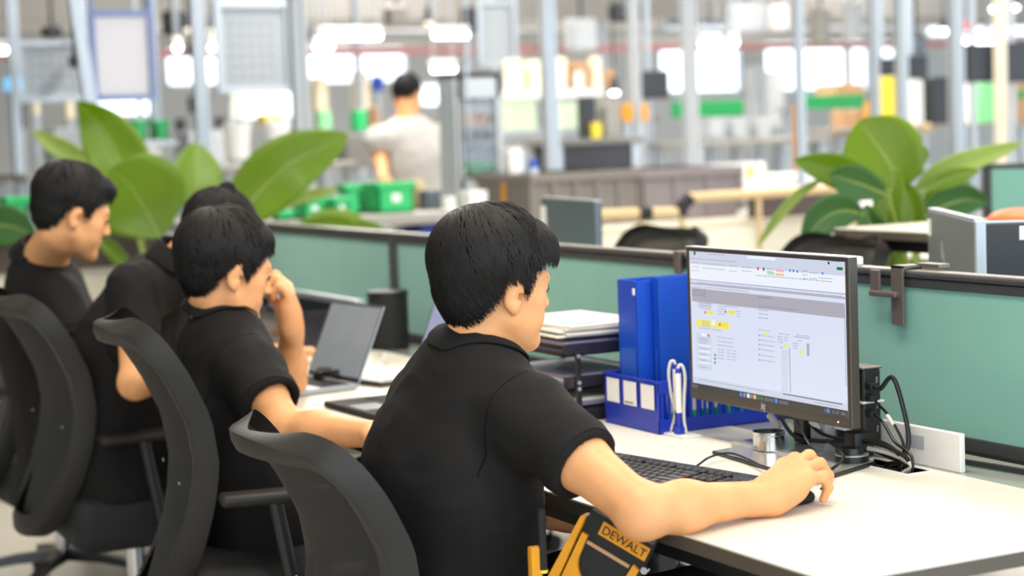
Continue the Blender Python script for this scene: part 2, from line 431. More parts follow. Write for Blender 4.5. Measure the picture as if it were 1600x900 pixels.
FLAT_POSE = dict(
    i=[(-.028, .088, .006), (-.031, .126, .002), (-.032, .146, -.006), (-.032, .160, -.014)],
    m=[(-.008, .092, .008), (-.009, .134, .003), (-.009, .156, -.006), (-.009, .171, -.015)],
    r=[(.013, .087, .006), (.014, .126, .001), (.015, .146, -.008), (.015, .160, -.016)],
    p=[(.031, .076, .002), (.036, .107, -.003), (.038, .122, -.010), (.038, .133, -.017)],
    t=[(-.034, .040, -.012), (-.050, .068, -.016), (-.054, .092, -.018), (-.054, .106, -.020)])

def hair_part(o, O, R, sc, cfg, parent):
    """scalp cap plus separate locks that run from the crown to the hairline"""
    rng = np.random.RandomState(cfg.get('seed', 1))
    c = np.array(cfg.get('c', (0, -.010, .040))); r = np.array(cfg.get('r', (.090, .113, .113)))
    hy, hz = zip(*cfg['line'])
    line = lambda y: np.interp(y, hy, hz)
    G = Field((-.13, -.16, -.13), (.13, .15, .19), cfg.get('h', .004))
    G.ell(c, r*.905, None, .01)
    for e in cfg.get('lumps', []): G.ell(e[0], np.array(e[1])*.91, None, .03)
    G.op(lambda X, Y, Z: (Z-line(Y)-.007-.002*np.sin(Y*260)), G.lo, G.lo+G.n*G.h, .006, '-', pad=0)
    for e in cfg.get('cuts', []): G.ell(e[0], e[1], None, .006, '-')
    co, Fc = G.mesh('hair', 1)
    co2 = O+(co*sc)@R.T
    base = link('hair', np_mesh('hair', co2, Fc), MT['hairbase'], o)
    Wd = unit(cfg.get('whorl', (-.12, -.55, .8))); A = unit(np.cross(Wd, (1, 0, 0))); B = np.cross(Wd, A)
    N = cfg.get('n', 4200); S = cfg.get('seg', 8)
    phi = rng.rand(N)*2*math.pi; th0 = np.arccos(1-rng.rand(N)*1.75); ln = rng.uniform(.35, .85, N); lift = rng.rand(N); sw = cfg.get('swirl', .25)
    ts = np.linspace(0, 1, S+1); allv = []; allf = []; vc = 0
    cl = lambda ph, th: np.sin(ph*13+np.sin(th*5)*1.2)*np.sin(th*9+ph*5)
    for i in range(N):
        th = th0[i]+ts*ln[i]; ph = phi[i]+sw*np.exp(-th*1.6)*2+.05*np.sin(th*7+i)
        d = np.cos(th)[:, None]*Wd+np.sin(th)[:, None]*(np.cos(ph)[:, None]*A+np.sin(ph)[:, None]*B)
        k = .955+.02*lift[i]+.035*np.sin(ts*math.pi*.55)*lift[i]+.016*cl(ph, th)
        p = c+d*r*k[:, None]
        for e in cfg.get('lumps', []):                  # ride over the added volumes
            q = (p-np.array(e[0]))/np.array(e[1]); m = np.linalg.norm(q, axis=1)
            inside = m < 1; p[inside] = np.array(e[0])+(q[inside]/np.maximum(m[inside], .3)[:, None])*np.array(e[1])
        lim = line(p[:, 1])-.004-.008*rng.rand()
        ok = p[:, 2] > lim
        for e in cfg.get('cuts', []):
            ok &= np.linalg.norm((p-np.array(e[0]))/(np.array(e[1])*.9), axis=1) > 1
        if not ok[0]: continue
        n_ = S+1 if ok.all() else int(np.argmin(ok))
        if n_ < 3: continue
        p = p[:n_]; nrm = (p-c)/r**2; nrm /= np.linalg.norm(nrm, axis=1)[:, None]
        tg = np.gradient(p, axis=0); tg /= np.maximum(np.linalg.norm(tg, axis=1), 1e-9)[:, None]; sd = np.cross(tg, nrm)
        w = cfg.get('w', .0011)*(1-.88*np.linspace(0, 1, n_)**2)[:, None]
        ring = np.stack([p-sd*w, p+nrm*w*.9, p+sd*w], 1).reshape(-1, 3); allv.append(ring)
        b = vc+np.arange(n_-1)*3
        for a_, b_ in ((0, 1), (1, 2)): allf.append(np.stack([b+a_, b+b_, b+3+b_, b+3+a_], 1))
        vc += n_*3
    v = np.concatenate(allv); f = np.concatenate(allf)
    v = O+(v*sc)@R.T
    link('hair_locks', np_mesh('hair_locks', v, f), MT['hair'], base)
    return base

def bvh_of(co, Fc): return BVHTree.FromPolygons([tuple(v) for v in co], [tuple(int(i) for i in f) for f in Fc])
def ring_hits(bvh, c, ax, n, rmax=.2, off=.001, ref=(0, 0, 1)):
    ax = unit(ax); u = np.cross(ax, ref); u = unit(u); v = np.cross(ax, u); out = []
    for i in range(n):
        a = 2*math.pi*i/n; d = u*math.cos(a)+v*math.sin(a)
        h = bvh.ray_cast(Vector(c+d*rmax), Vector(-d), rmax)
        if h[0] is None: out.append(c+d*.05); continue
        out.append(np.array(h[0])+d*off)
    return out

def person(label, S, skin='skin', h=.004, group=None, shirt='shirt', trouser='trouser', cat='person'):
    base = np.array(S['base'], float)
    R = frame_of(*S['face']); O = np.array(S['head'], float); sc = S.get('hsc', 1.)
    c7 = np.array(S['c7'], float); sp = [np.array(p, float) for p in S['spine']]     # pelvis, waist, chest, upper
    arms = S['arms']; allp = [c7, O]+sp+[np.array(q[k], float) for q in arms for k in ('s', 'e', 'w')]+[np.array(q['w'])+q['hand'][0][:, 1]*.2 for q in arms]
    lo = np.min(allp, 0)-.16; hi = np.max(allp, 0)+.18; lo[2] = sp[0][2]-.12; hi[2] = O[2]+.16
    F = Field(lo, hi, h)
    head_field(F, O, R, sc)
    nb = O+R@np.array((0, -.030, -.055))*sc; cd_ = unit(unit(nb-c7)*.5+np.array((0, 0, .6)))
    F.cone(nb, c7+np.array((0, 0, -.01)), .050, .055, .03)
    F.cone(O+R@np.array((0, -.008, -.065))*sc, c7+unit(R[:, 1]*[1, 1, 0])*.030+np.array((0, 0, -.03)), .040, .046, .02)
    lat = unit(np.array(arms[0]['s'])-np.array(arms[1]['s'])); wd = S.get('wd', 1.)
    fwdv = unit(np.cross([0, 0, 1], lat))
    tor = [(.150, .100), (.132, .092), (.150, .100), (.120, .075)]
    for i in range(3):
        F.cone(sp[i], sp[i+1], tor[i][0]*wd, tor[i+1][0]*wd, .05, flat=tor[i][1]/tor[i][0], fax=fwdv)
    for a in arms:
        s_, e_, w_ = (np.array(a[k], float) for k in 'sew')
        F.cone(c7+np.array((0, 0, -.075)), s_-np.array((0, 0, .01)), .040, .046, .03)
        F.chain([s_, s_*.55+e_*.45, e_], [.052*wd, .044*wd, .0385], .02)
        F.ell(e_+unit(e_-w_)*.006, (.034, .034, .034), None, .02)
        m = e_*.68+w_*.32
        F.chain([e_, m, w_], [.0385, .0385, .0265], .03)
        HR, pose, hs = a['hand']; hand_field(F, w_, HR, pose, S.get('hand_sc', 1.), hs)
    co, Fc = F.mesh('person', 2)
    body = np_mesh('person', co-base, Fc)
    o = bpy.data.objects.new('person', body); COL.objects.link(o); o.location = base; body.materials.append(MT[skin])
    tag(o, label, cat, group)
    # eyes and brows
    for s in (-1, 1):
        e = MB(); e.ell((0, 0, 0), (.0095*sc,)*3, 12); ob = e.build('eye', MT['eye'], None, True)
        ob.parent = o; ob.location = O+R@np.array((s*.031, .0835, .010))*sc-base
        b = MB(); b.tube([O+R@np.array(q)*sc for q in ((s*.016, .0925, .030), (s*.032, .091, .0345), (s*.047, .078, .030))], .0028, 6, smooth=4, scale=[.7, 1, .4]); b.build('eyebrow', MT['hair'], o, True)
    # polo shirt
    lo2 = np.min([c7, *sp]+[np.array(a['s']) for a in arms]+[np.array(a['e']) for a in arms], 0)-.2; hi2 = np.max([c7, *sp]+[np.array(a['s']) for a in arms]+[np.array(a['e']) for a in arms], 0)+.2
    lo2[2] = S.get('hem', sp[0][2]-.08)-.02; hi2[2] = max(c7[2], arms[0]['s'][2], arms[1]['s'][2])+.1
    G = Field(lo2, hi2, S.get('hs', .006))
    tor2 = S.get('tor', [(.185, .135), (.168, .125), (.180, .130), (.150, .095)])
    pts = [sp[0]+np.array((0, 0, -.10))]+sp; tor3 = [tor2[0]]+list(tor2)
    for i in range(4):
        G.cone(pts[i], pts[i+1], tor3[i][0]*wd, tor3[i+1][0]*wd, .05, flat=tor3[i][1]/tor3[i][0], fax=fwdv)
    for q in S.get('extra', []): G.ell(q[0], q[1], None, .06)
    for a in arms:
        s_, e_ = np.array(a['s'], float), np.array(a['e'], float); f = a.get('cuff', .52); cf = s_+(e_-s_)*f
        G.cone(c7+np.array((0, 0, -.062)), s_+np.array((0, 0, .004)), .062, .062, .05)
        G.cone(s_, cf, a.get('r0', .070)*wd, a.get('r1', .066), .045, cut=True)
    for a in arms:
        s_, e_ = np.array(a['s'], float), np.array(a['e'], float); f = a.get('cuff', .52); cf = s_+(e_-s_)*f; ax = unit(e_-s_)
        G.cone(cf-ax*.05, cf+ax*.03, .040, a.get('r1', .066)-.007, .004, '-')
    fr_ = unit(R[:, 1]*np.array((1, 1, 0))); cd_ = unit(cd_+fr_*S.get('tilt', .40)); G.cone(c7+cd_*.005, c7+cd_*.12, .064, .068, .01, '-')
    fr_ = unit(R[:, 1]*np.array((1, 1, 0)))
    G.cone(c7+fr_*.045+np.array((0, 0, -.055)), c7+fr_*.070+np.array((0, 0, .10)), .054, .066, .02, '-')
    G.plane((0, 0, S.get('hem', sp[0][2]-.08)), (0, 0, -1), G.lo, G.lo+G.n*G.h)
    co, Fc = G.mesh('polo_shirt', 2)
    N = normals(co, Fc); sd = S.get('seed', 3)
    w1 = wobble(co*np.array((1, 1, .55)), 22, sd); w2 = wobble(co*np.array((1, 1, .8)), 48, sd+5)
    co = co+N*(w1*.0035-np.abs(w2)*.0022)[:, None]*S.get('wr', 1.)
    sh = link(S.get('top', 'polo_shirt'), np_mesh('polo_shirt', co, Fc), MT[shirt], o)
    bv = bvh_of(co, Fc)
    for a in arms:
        s_, e_ = np.array(a['s'], float), np.array(a['e'], float); f = a.get('cuff', .52); cf = s_+(e_-s_)*f; ax = unit(e_-s_)
        A = ring_hits(bv, cf-ax*.004, ax, 40, .14, .0012); B = ring_hits(bv, cf-ax*.030, ax, 40, .14, .0016)
        m = MB(); rr = []
        for q, off in ((A, -.004), (A, .0015), (B, .0015), (B, -.004)):
            c_ = np.mean(q, 0); rr.append([m.bm.verts.new(tuple(p+unit(p-c_)*off)) for p in q])
        for j in range(4):
            X, Y = rr[j], rr[(j+1) % 4]
            for i in range(40): m.bm.faces.new((X[i], X[(i+1) % 40], Y[(i+1) % 40], Y[i]))
        m.build('sleeve_cuff', MT[shirt], sh, True)
        # armhole seam
        c_ = s_+(c7+np.array((0, 0, -.06))-s_)*.12; axx = unit((s_-c7)*np.array((1, 1, .25)))
        H = ring_hits(bv, c_+np.array((0, 0, -.01)), axx, 36, .16, -.0002)
        H = [p for p in H if p[2] > s_[2]-.10]
        if len(H) > 8:
            H.sort(key=lambda p: math.atan2((p-c_)@np.cross(axx, (0, 0, 1)), (p-c_)[2]))
            m = MB(); m.tube(H, .0010, 5); m.build('armhole_seam', MT['seam'], sh, True)
    if S.get('collar', True):
        nd = cd_; fr = unit(np.cross(lat, nd)); fr = -fr if fr@R[:, 1] < 0 else fr; sdv = np.cross(nd, fr)
        n = 44; rows = []
        for i in range(n+1):
            a = math.radians(26)+(2*math.pi-math.radians(52))*i/n      # open at the throat
            d = fr*math.cos(a)+sdv*math.sin(a); bk = (1-math.cos(a))/2
            ct = c7+nd*(.036+.016*bk)+fr*.010
            top = ct+d*.062
            low = ct+d*(.090+.004*bk)-nd*(.046+.004*bk)
            def out(p, off):
                hn = bv.ray_cast(Vector(p+nd*.2), Vector(-nd), .4)
                if hn[0] is None: return p
                hh = (np.array(hn[0])-p)@nd+off
                return p+nd*hh if hh > 0 else p
            q1, q2, q3 = out(top*.66+low*.34+d*.006, .006), out(top*.33+low*.67+d*.004, .006), out(low, .006)
            top = out(top, .012); rows.append([top-nd*.02-d*.003, top, top+d*.004+nd*.0015, q1, q2, q3, q3-nd*.003])
        m = MB(); vr = [[m.bm.verts.new(tuple(p)) for p in r_] for r_ in rows]
        for i in range(n):
            for j in range(6): m.bm.faces.new((vr[i][j], vr[i][j+1], vr[i+1][j+1], vr[i+1][j]))
        c_o = m.build('collar', MT[shirt], sh, True); md = c_o.modifiers.new('thick', 'SOLIDIFY'); md.thickness = .003; md.offset = 0
    # trousers and shoes
    T = Field(np.min([np.array(l[k]) for l in S['legs'] for k in ('k', 'a')]+[sp[0]], 0)-.17, np.max([np.array(l[k]) for l in S['legs'] for k in ('k', 'a')]+[sp[0]], 0)+.17, .010)
    T.cone(sp[0]+np.array((0, 0, .05)), sp[0]+np.array((0, 0, -.03)), .150*wd, .160*wd, .05, flat=.72, fax=fwdv)
    for i, l in enumerate(S['legs']):
        hp = sp[0]+lat*(.085 if i == 0 else -.085)+np.array((0, 0, -.03)); kn = np.array(l['k'], float); an = np.array(l['a'], float)
        T.cone(hp, kn, .092, .066, .05); T.cone(kn, an+np.array((0, 0, .02)), .064, .052, .03)
    co, Fc = T.mesh('trousers', 2); N = normals(co, Fc); co = co+N*(wobble(co, 26, 9)*.003)[:, None]
    link('trousers', np_mesh('trousers', co, Fc), MT[trouser], o)
    for l in S['legs']:
        an = np.array(l['a'], float); fd = unit(l.get('toe', (0, 1, 0)))
        Q = Field(an-.2, an+.25, .008); z0 = an[2]-.075
        Q.cone(an+np.array((0, 0, -.02)), an+np.array((0, 0, -.05)), .04, .042, .02); Q.cone(an+np.array((0, 0, -.045))-fd*.03, an+fd*.15+np.array((0, 0, -.05)), .040, .036, .03, flat=1.15, fax=np.cross(fd, (0, 0, 1)))
        Q.plane((0, 0, z0), (0, 0, -1), Q.lo, Q.lo+Q.n*Q.h); co, Fc = Q.mesh('shoe', 1); link('shoe', np_mesh('shoe', co, Fc), MT['softblack'], o)
    if S.get('hair'): hair_part(o, O, R, sc, S['hair'], o)
    return o

# ---------------------------------------------------------------- the hall
def struct(name, lo, hi, m):
    b = MB().box(lo, hi); o = b.build(name, MT[m]); o['kind'] = 'structure'; return o
struct('floor', (-24.2, -6, -.1), (5, 30, 0), 'floor')
struct('ceiling', (-24.2, -6, 4.6), (5, 30, 4.7), 'ceil')
struct('wall_left', (-24.2, -6.2, 0), (5, -6, 4.6), 'wall')
# far wall with real openings
WIN = [  # y0, z0, y1, z1 from photo rectangles on the far wall
    (470, 62, 640, 132), (655, 128, 706, 168), (1030, 72, 1162, 146), (1195, 58, 1362, 142), (1366, 58, 1404, 98), (1448, 10, 1640, 72),
    (258, 66, 352, 136), (372, 138, 480, 188), (150, 142, 250, 184), (-40, 64, 32, 90)]
def wrect(x0, y0, x1, y1, X):
    a = PX(x0, (y0+y1)/2, X); b = PX(x1, (y0+y1)/2, X); t = PX((x0+x1)/2, y0, X); u = PX((x0+x1)/2, y1, X)
    return a[1], u[2], b[1], t[2]
rects = [wrect(*w, -24) for w in WIN]
ys = sorted({-6., 30.}|{r[0] for r in rects}|{r[2] for r in rects}); zs = sorted({0., 4.6}|{r[1] for r in rects}|{r[3] for r in rects})
wb = MB()
for i in range(len(ys)-1):
    j = 0
    while j < len(zs)-1:
        def hole(j): cy = (ys[i]+ys[i+1])/2; cz = (zs[j]+zs[j+1])/2; return any(r[0] < cy < r[2] and r[1] < cz < r[3] for r in rects)
        if hole(j): j += 1; continue
        k = j
        while k+1 < len(zs)-1 and not hole(k+1): k += 1
        wb.box((-24.2, ys[i], zs[j]), (-24, ys[i+1], zs[k+1])); j = k+1
wb.build('wall_back', MT['wall'])['kind'] = 'structure'
for n, r in enumerate(rects):
    o = empty('window_%d' % (n+1), (-24.1, (r[0]+r[2])/2, r[1])); o['kind'] = 'structure'
    MB().box((-24.11, r[0], r[1]), (-24.09, r[2], r[3])).build('window_pane', MT['glass'], o)
    f = MB(); t = .05
    f.box((-24.14, r[0], r[1]), (-24.02, r[0]+t, r[3])); f.box((-24.14, r[2]-t, r[1]), (-24.02, r[2], r[3])); f.box((-24.14, r[0], r[1]), (-24.02, r[2], r[1]+t)); f.box((-24.14, r[0], r[3]-t), (-24.02, r[2], r[3]))
    nm = max(1, int((r[2]-r[0])/1.2))
    for q in range(1, nm): y = r[0]+(r[2]-r[0])*q/nm; f.box((-24.14, y-.02, r[1]), (-24.03, y+.02, r[3]))
    f.build('window_frame', MT['alu'], o)
# ceiling lamps
for i, (x, y, z, sx, sy, w) in enumerate(LAMPS):
    o = empty('ceiling_lamp', (x, y, z), 'long white linear lamp hanging from the hall ceiling above the camera', 'lamp', 'linear lamps under the ceiling')
    b = MB(); b.box((x-sx/2, y-.09, z+.02), (x+sx/2, y+.09, z+.10), .01); b.build('lamp_housing', MT['ggrey'], o)
    b = MB(); b.box((x-sx/2+.03, y-.07, z+.012), (x+sx/2-.03, y+.07, z+.02)); b.build('diffuser', MT['white'], o)
    for s in (-.6, .6):
        b = MB(); b.cyl((x+s, y, z+.10), (x+s, y, 4.6), .004, n=6); b.build('hanging_wire', MT['steel'], o)
    area('lamp_light', (0, 0, -.01), sx, sy, w, (1, .92, .80) if x > -4.5 else (1, .96, .90), o)

# ---------------------------------------------------------------- the row of desks
DZ = .74
def desk(x0, x1, y0, y1, label, group=None, legs=True, name='office_desk', zt=DZ, mm='desk', grommet=None):
    o = empty(name, ((x0+x1)/2, (y0+y1)/2, 0), label, 'desk', group)
    b = MB()
    if grommet:
        gx0, gx1, gy0, gy1 = grommet
        for lo, hi in (((x0, y0), (x1, gy0)), ((x0, gy1), (x1, y1)), ((x0, gy0), (gx0, gy1)), ((gx1, gy0), (x1, gy1))): b.box((*lo, zt-.003), (*hi, zt))
    else: b.box((x0, y0, zt-.003), (x1, y1, zt))
    b.build('desktop', MT[mm], o)
    b = MB()
    if grommet:
        for lo, hi in (((x0, y0), (x1, gy0)), ((x0, gy1), (x1, y1)), ((x0, gy0), (gx0, gy1)), ((gx1, gy0), (x1, gy1))): b.box((*lo, zt-.026), (*hi, zt-.003))
    else: b.box((x0, y0, zt-.028), (x1, y1, zt-.003))
    b.build('desk_edge', MT['deskedge'], o)
    if legs:
        for x in (x0+.04, x1-.04):
            for y in (y0+.06, y1-.06):
                b = MB(); b.box((x-.025, y-.025, 0), (x+.025, y+.025, zt-.028), .004); b.build('leg', MT['steel'], o)
        b = MB(); b.box((x0+.06, y0+.05, zt-.068), (x1-.06, y0+.08, zt-.028)); b.box((x0+.06, y1-.08, zt-.068), (x1-.06, y1-.05, zt-.028)); b.build('crossbeam', MT['steel'], o)
    return o
GR = (-.73, -.53, .590, .655)
d1 = desk(-1.452, .04, -.035, .64, 'white office desk at the right end of the row, under the spreadsheet monitor', grommet=(-.70, -.53, .570, .625))
desk(-2.90, -1.455, -.035, .64, 'white office desk in the middle of the row, under the open silver laptop')
desk(-4.40, -2.903, -.035, .64, 'white office desk at the far left end of the row, behind the bent-over person')
b = MB()
for a, c, e, f in ((-.705, -.525, .562, .570), (-.705, -.525, .625, .632), (-.705, -.698, .57, .625), (-.532, -.525, .57, .625)): b.box((a, e, DZ-.01), (c, f, DZ+.002), .001)
b.build('cable_port_rim', MT['white'], d1)
# rear service strip between the desks and the partition
o = empty('rear_desk_strip', (-2.2, .73, 0), 'grey strip of worktop running along the foot of the teal partition', 'desk strip')
MB().box((-4.4, .645, DZ-.02), (.04, .80, DZ-.001), .002).build('strip_top', MT['frost'], o)
for x in (-4.35, -2.9, -1.45, -.02): MB().box((x-.02, .70, 0), (x+.02, .74, DZ-.02)).build('support', MT['steel'], o)
b = MB(); b.tube([(-.60, .70, .748), (-.3, .735, .746), (.0, .72, .746)], .006, 8, smooth=6); tag(b.build('floor_cable', MT['cable'], None, True), 'black cable lying on the grey strip at the foot of the partition', 'cable')

# teal partition
PX_ = [-4.95, -3.43, -1.44, .55]
for i in range(3):
    x0, x1 = PX_[i], PX_[i+1]
    lab = ['teal fabric partition panel at the left end, behind the raised fist', 'middle teal fabric partition panel behind the open laptop and the paper trays', 'teal fabric partition panel at the right, carrying the metal hook'][i]
    o = empty('partition_panel', ((x0+x1)/2, .85, 0), lab, 'partition', 'teal desk partition panels')
    MB().box((x0+.02, .842, .758), (x1-.02, .868, 1.055), .003).build('fabric_panel', MT['teal'], o)
    b = MB(); b.box((x0, .838, 1.050), (x1, .872, 1.068), .002); b.box((x0, .835, 1.070), (x1, .875, 1.080), .002); b.box((x0, .845, 1.06), (x1, .865, 1.074)); b.build('top_rail', MT['pframe'], o)
    MB().box((x0, .836, 1.080), (x1, .874, 1.085), .001).build('rail_cap', MT['pframel'], o)
    MB().box((x0, .838, .735), (x1, .872, .762), .002).build('bottom_rail', MT['pframe'], o)
    MB().box((x0, .834, 0), (x0+.028, .876, 1.082), .002).build('post', MT['pframe'], o)
    MB().box((x1-.028, .834, 0), (x1-.001, .876, 1.082), .002).build('post', MT['pframe'], o)

# bracket hooked over the partition
o = empty('partition_hook', (-.87, .83, .97), 'taupe metal hook hung over the top rail of the teal partition, right of the monitor', 'hook')
b = MB(); b.box((-.885, .826, .972), (-.848, .832, 1.094), .001); b.box((-.885, .826, 1.088), (-.848, .885, 1.094), .001); b.box((-.885, .878, 1.03), (-.848, .885, 1.094), .001); b.build('strap', MT['taupe'], o)
b = MB(); b.box((-.945, .820, 1.035), (-.915, .826, 1.083), .002); b.box((-.945, .815, 1.028), (-.86, .828, 1.040), .003); b.build('arm', MT['taupe'], o)
b = MB(); b.box((-.86, .872, 1.089), (-.79, .902, 1.097), .001); b.build('clip', MT['taupe'], o)
o = empty('partition_hook', (-1.72, .83, 1.03), 'small grey hook on the partition rail at the left edge of the monitor', 'hook')
b = MB(); b.box((-1.705, .822, 1.035), (-1.68, .832, 1.09), .003); b.box((-1.705, .822, 1.085), (-1.68, .885, 1.091), .001); b.build('strap', MT['taupe'], o)
o = empty('label_block', (-1.19, .91, 1.08), 'small white block standing on the partition rail to the left of the hook', 'block')
MB().box((-1.24, .838, 1.085), (-1.03, .872, 1.103), .003).build('block', MT['white'], o)

# ---------------------------------------------------------------- the monitor with the spreadsheet
o = mon = empty('computer_monitor', (-.877, .56, DZ), 'large black-framed monitor showing a spreadsheet with yellow markers', 'monitor')
X0, X1, Z0, Z1, YF = -1.150, -.604, .8215, 1.142, .500
b = MB(); b.box((X0, YF, Z0), (X1, YF+.022, Z1), .003); b.box((X0+.09, YF+.02, .86), (X1-.09, YF+.05, 1.08), .012); b.build('casing', MT['bezel'], o)
b = MB(); b.box((X0, YF-.0012, Z1-.001), (X1, YF+.022, Z1+.0012)); b.build('top_trim', MT['alu'], o)
SX0 = PY(1077.5, 392, YF)[0]; SX1 = PY(1320.5, 405, YF)[0]; SZ1 = 1.1335; SZ0 = PY(1080, 607, YF)[2]
def em(name, c, e=1.):
    m = mat(name, (0, 0, 0), .25, emit=e, ecol=c); return m
smats = [em('screen_page', s2l(214, 220, 240)), em('screen_toolbar', s2l(200, 208, 226)), em('screen_grey', s2l(170, 168, 180)), em('screen_text', s2l(128, 130, 152)), em('screen_yellow', s2l(236, 226, 50)), em('screen_pale_yellow', s2l(230, 226, 130)), em('screen_red', s2l(226, 66, 80)), em('screen_dark', s2l(48, 48, 50)), em('screen_teal', s2l(20, 110, 106)), em('screen_blue', s2l(40, 130, 226)), em('screen_white', s2l(232, 236, 246)), em('screen_pink', s2l(236, 170, 178)), em('screen_mint', s2l(176, 216, 196)), em('screen_green', s2l(30, 110, 60)), em('screen_lines', s2l(110, 170, 190)), em('screen_orange', s2l(236, 190, 90))]
b = MB(); LAY = [0]
def q2(x0, z0, x1, z1, mi, lay):
    y = YF-.0008-.00012*lay; b.frame([(x0, y, z0), (x1, y, z0), (x1, y, z1), (x0, y, z1)], mi)
def pp(x, y): v = PY(x, y, YF); return v[0], v[2]
def Q(x0, y0, x1, y1, mi, lay=2):   # corners as the photograph shows them: top left, bottom right
    a = pp(x0, y0); c = pp(x1, y1); q2(a[0], min(a[1], c[1]), c[0], max(a[1], c[1]), mi, lay)
def D(x, y, r, mi, lay=3, asp=1.):
    c = pp(x, y); yy = YF-.0008-.00012*lay; b.frame([(c[0]+r*math.cos(t)*asp, yy, c[1]+r*math.sin(t)) for t in [i*math.pi/8 for i in range(16)]], mi)
def T(x, y, w, n=1, mi=3, dy=4, hgt=.0011, dash=True):    # lines of small print
    for i in range(n):
        a = pp(x, y+i*dy); e = pp(x+w, y+i*dy+w*.09); L = e[0]-a[0]; u = 0; rg = random.Random(int(x*7+y*3+i))
        while u < L:
            k = rg.uniform(.004, .011); q2(a[0]+u, a[1]-hgt/2, a[0]+min(u+k, L), a[1]+hgt/2, mi, 3); u += k+(.0022 if dash else 0)
q2(SX0, SZ0, SX1, SZ1, 0, 0)
q2(SX0, SZ1-.020, SX1, SZ1, 1, 1); q2(SX0, SZ1-.026, SX1, SZ1-.020, 1, 1); q2(SX0, SZ1-.058, SX1, SZ1-.026, 10, 1)
D(1086, 395.5, .0045, 13); T(1108, 397, 24, 1); Q(1168, 399.5, 1212, 407, 10); D(1295.5, 411, .003, 7); T(1300, 408, 14)
T(1080, 403.5, 72, 1); T(1082, 410, 12, 3, dy=6); T(1098, 412, 36, 2, dy=6.5); T(1140, 415, 12, 2, dy=8); T(1160, 417, 16, 2, dy=6)
D(1185, 419.5, .0035, 6); D(1194, 420.5, .0035, 8); T(1199, 420, 10, 2, dy=4)
Q(1199, 424.5, 1211, 430, 12); Q(1212.5, 420.5, 1225.5, 425, 11); Q(1212.5, 427, 1225.5, 431.5, 15)
for x, y in ((1235, 422.5), (1240.5, 423.2), (1246.5, 424)): D(x, y, .0028, 9)
T(1255, 423, 8, 3, dy=6); T(1266, 426, 12, 2, dy=9); D(1286, 427, .0028, 9); T(1280, 434, 22, 1); Q(1308, 417, 1317.5, 422.5, 13); T(1182, 430, 120, 1, dy=5)
q2(SX0, SZ1-.0600, SX1, SZ1-.0588, 3, 2); q2(SX0, SZ1-.069, SX1, SZ1-.0655, 2, 2); T(1090, 441, 228, 1, dy=5)
q2(SX0+.006, SZ1-.105, SX1-.003, SZ1-.077, 2, 2); T(1082, 448, 22, 4, mi=7, dy=4, hgt=.0008); T(1105, 449, 66, 1, mi=7, hgt=.0008); T(1185, 464, 22, 1, mi=7, hgt=.0008)
T(1186, 478, 60, 1); T(1186, 484, 16, 3, dy=6)
Q(1090, 470, 1112, 482, 1, 1); T(1094, 473, 18, 3, dy=4); D(1102.5, 488, .003, 6); Q(1104, 485.8, 1115, 491.5, 4); T(1122, 478, 12, 4, dy=4); T(1134, 478, 20, 1); D(1134.5, 487, .003, 6); Q(1137.5, 485, 1149, 491.5, 4); T(1152, 486, 5, 3)
Q(1088, 497.5, 1140, 516, 5); T(1098, 502, 12, 3, dy=3.4); Q(1112, 500, 1118, 509, 10, 3); D(1125.5, 507, .0034, 6, 4); Q(1127, 503.5, 1138, 511, 4, 3); T(1094, 512, 34, 1, dy=3)
Q(1089, 520, 1113, 580, 1, 1); Q(1096, 520.5, 1104.5, 526, 10); D(1108, 524, .0032, 6); T(1094, 528, 12, 2, dy=3)
for y in (537, 546, 555, 564): Q(1092, y, 1111, y+6, 10, 2); T(1094, y-2, 10)
T(1096, 573, 8, 1)
for y in (526, 532.5, 538.5): T(1121, y, 25, 1)
T(1122, 545, 10, 4, dy=4.6); T(1137, 547, 6, 4, dy=4.6); T(1145, 548, 6, 4, dy=4.6)
for y in (554.5, 560.5, 566.5): D(1118, y, .0028, 8)
T(1186, 515, 18, 1, mi=14); 
for y in (523.5, 531, 538, 545.5, 554.5, 562): T(1187, y, 24, 1); D(1187, y, .0018, 9)
D(1197.5, 522, .0042, 4, 4); T(1218, 521, 16, 1); T(1216, 526, 8, 3, dy=4); T(1226, 527, 6, 2, dy=4); D(1228, 541, .0042, 4, 4); T(1220, 543, 4, 1)
for i in range(21): T(1222, 548+i*3.1, 10, 1, mi=14, hgt=.0008)
Q(1234.6, 544, 1235.6, 613, 7); Q(1240.5, 526, 1265.5, 528.6, 8); T(1245, 523, 20, 1); T(1248, 532, 6, 1); T(1240, 536, 8, 3, dy=3.6); D(1252, 550.5, .0042, 4, 4); Q(1261, 536.5, 1265.6, 556.5, 2)
q2(SX1-.0042, SZ0+.060, SX1-.0028, SZ1-.085, 3, 3)
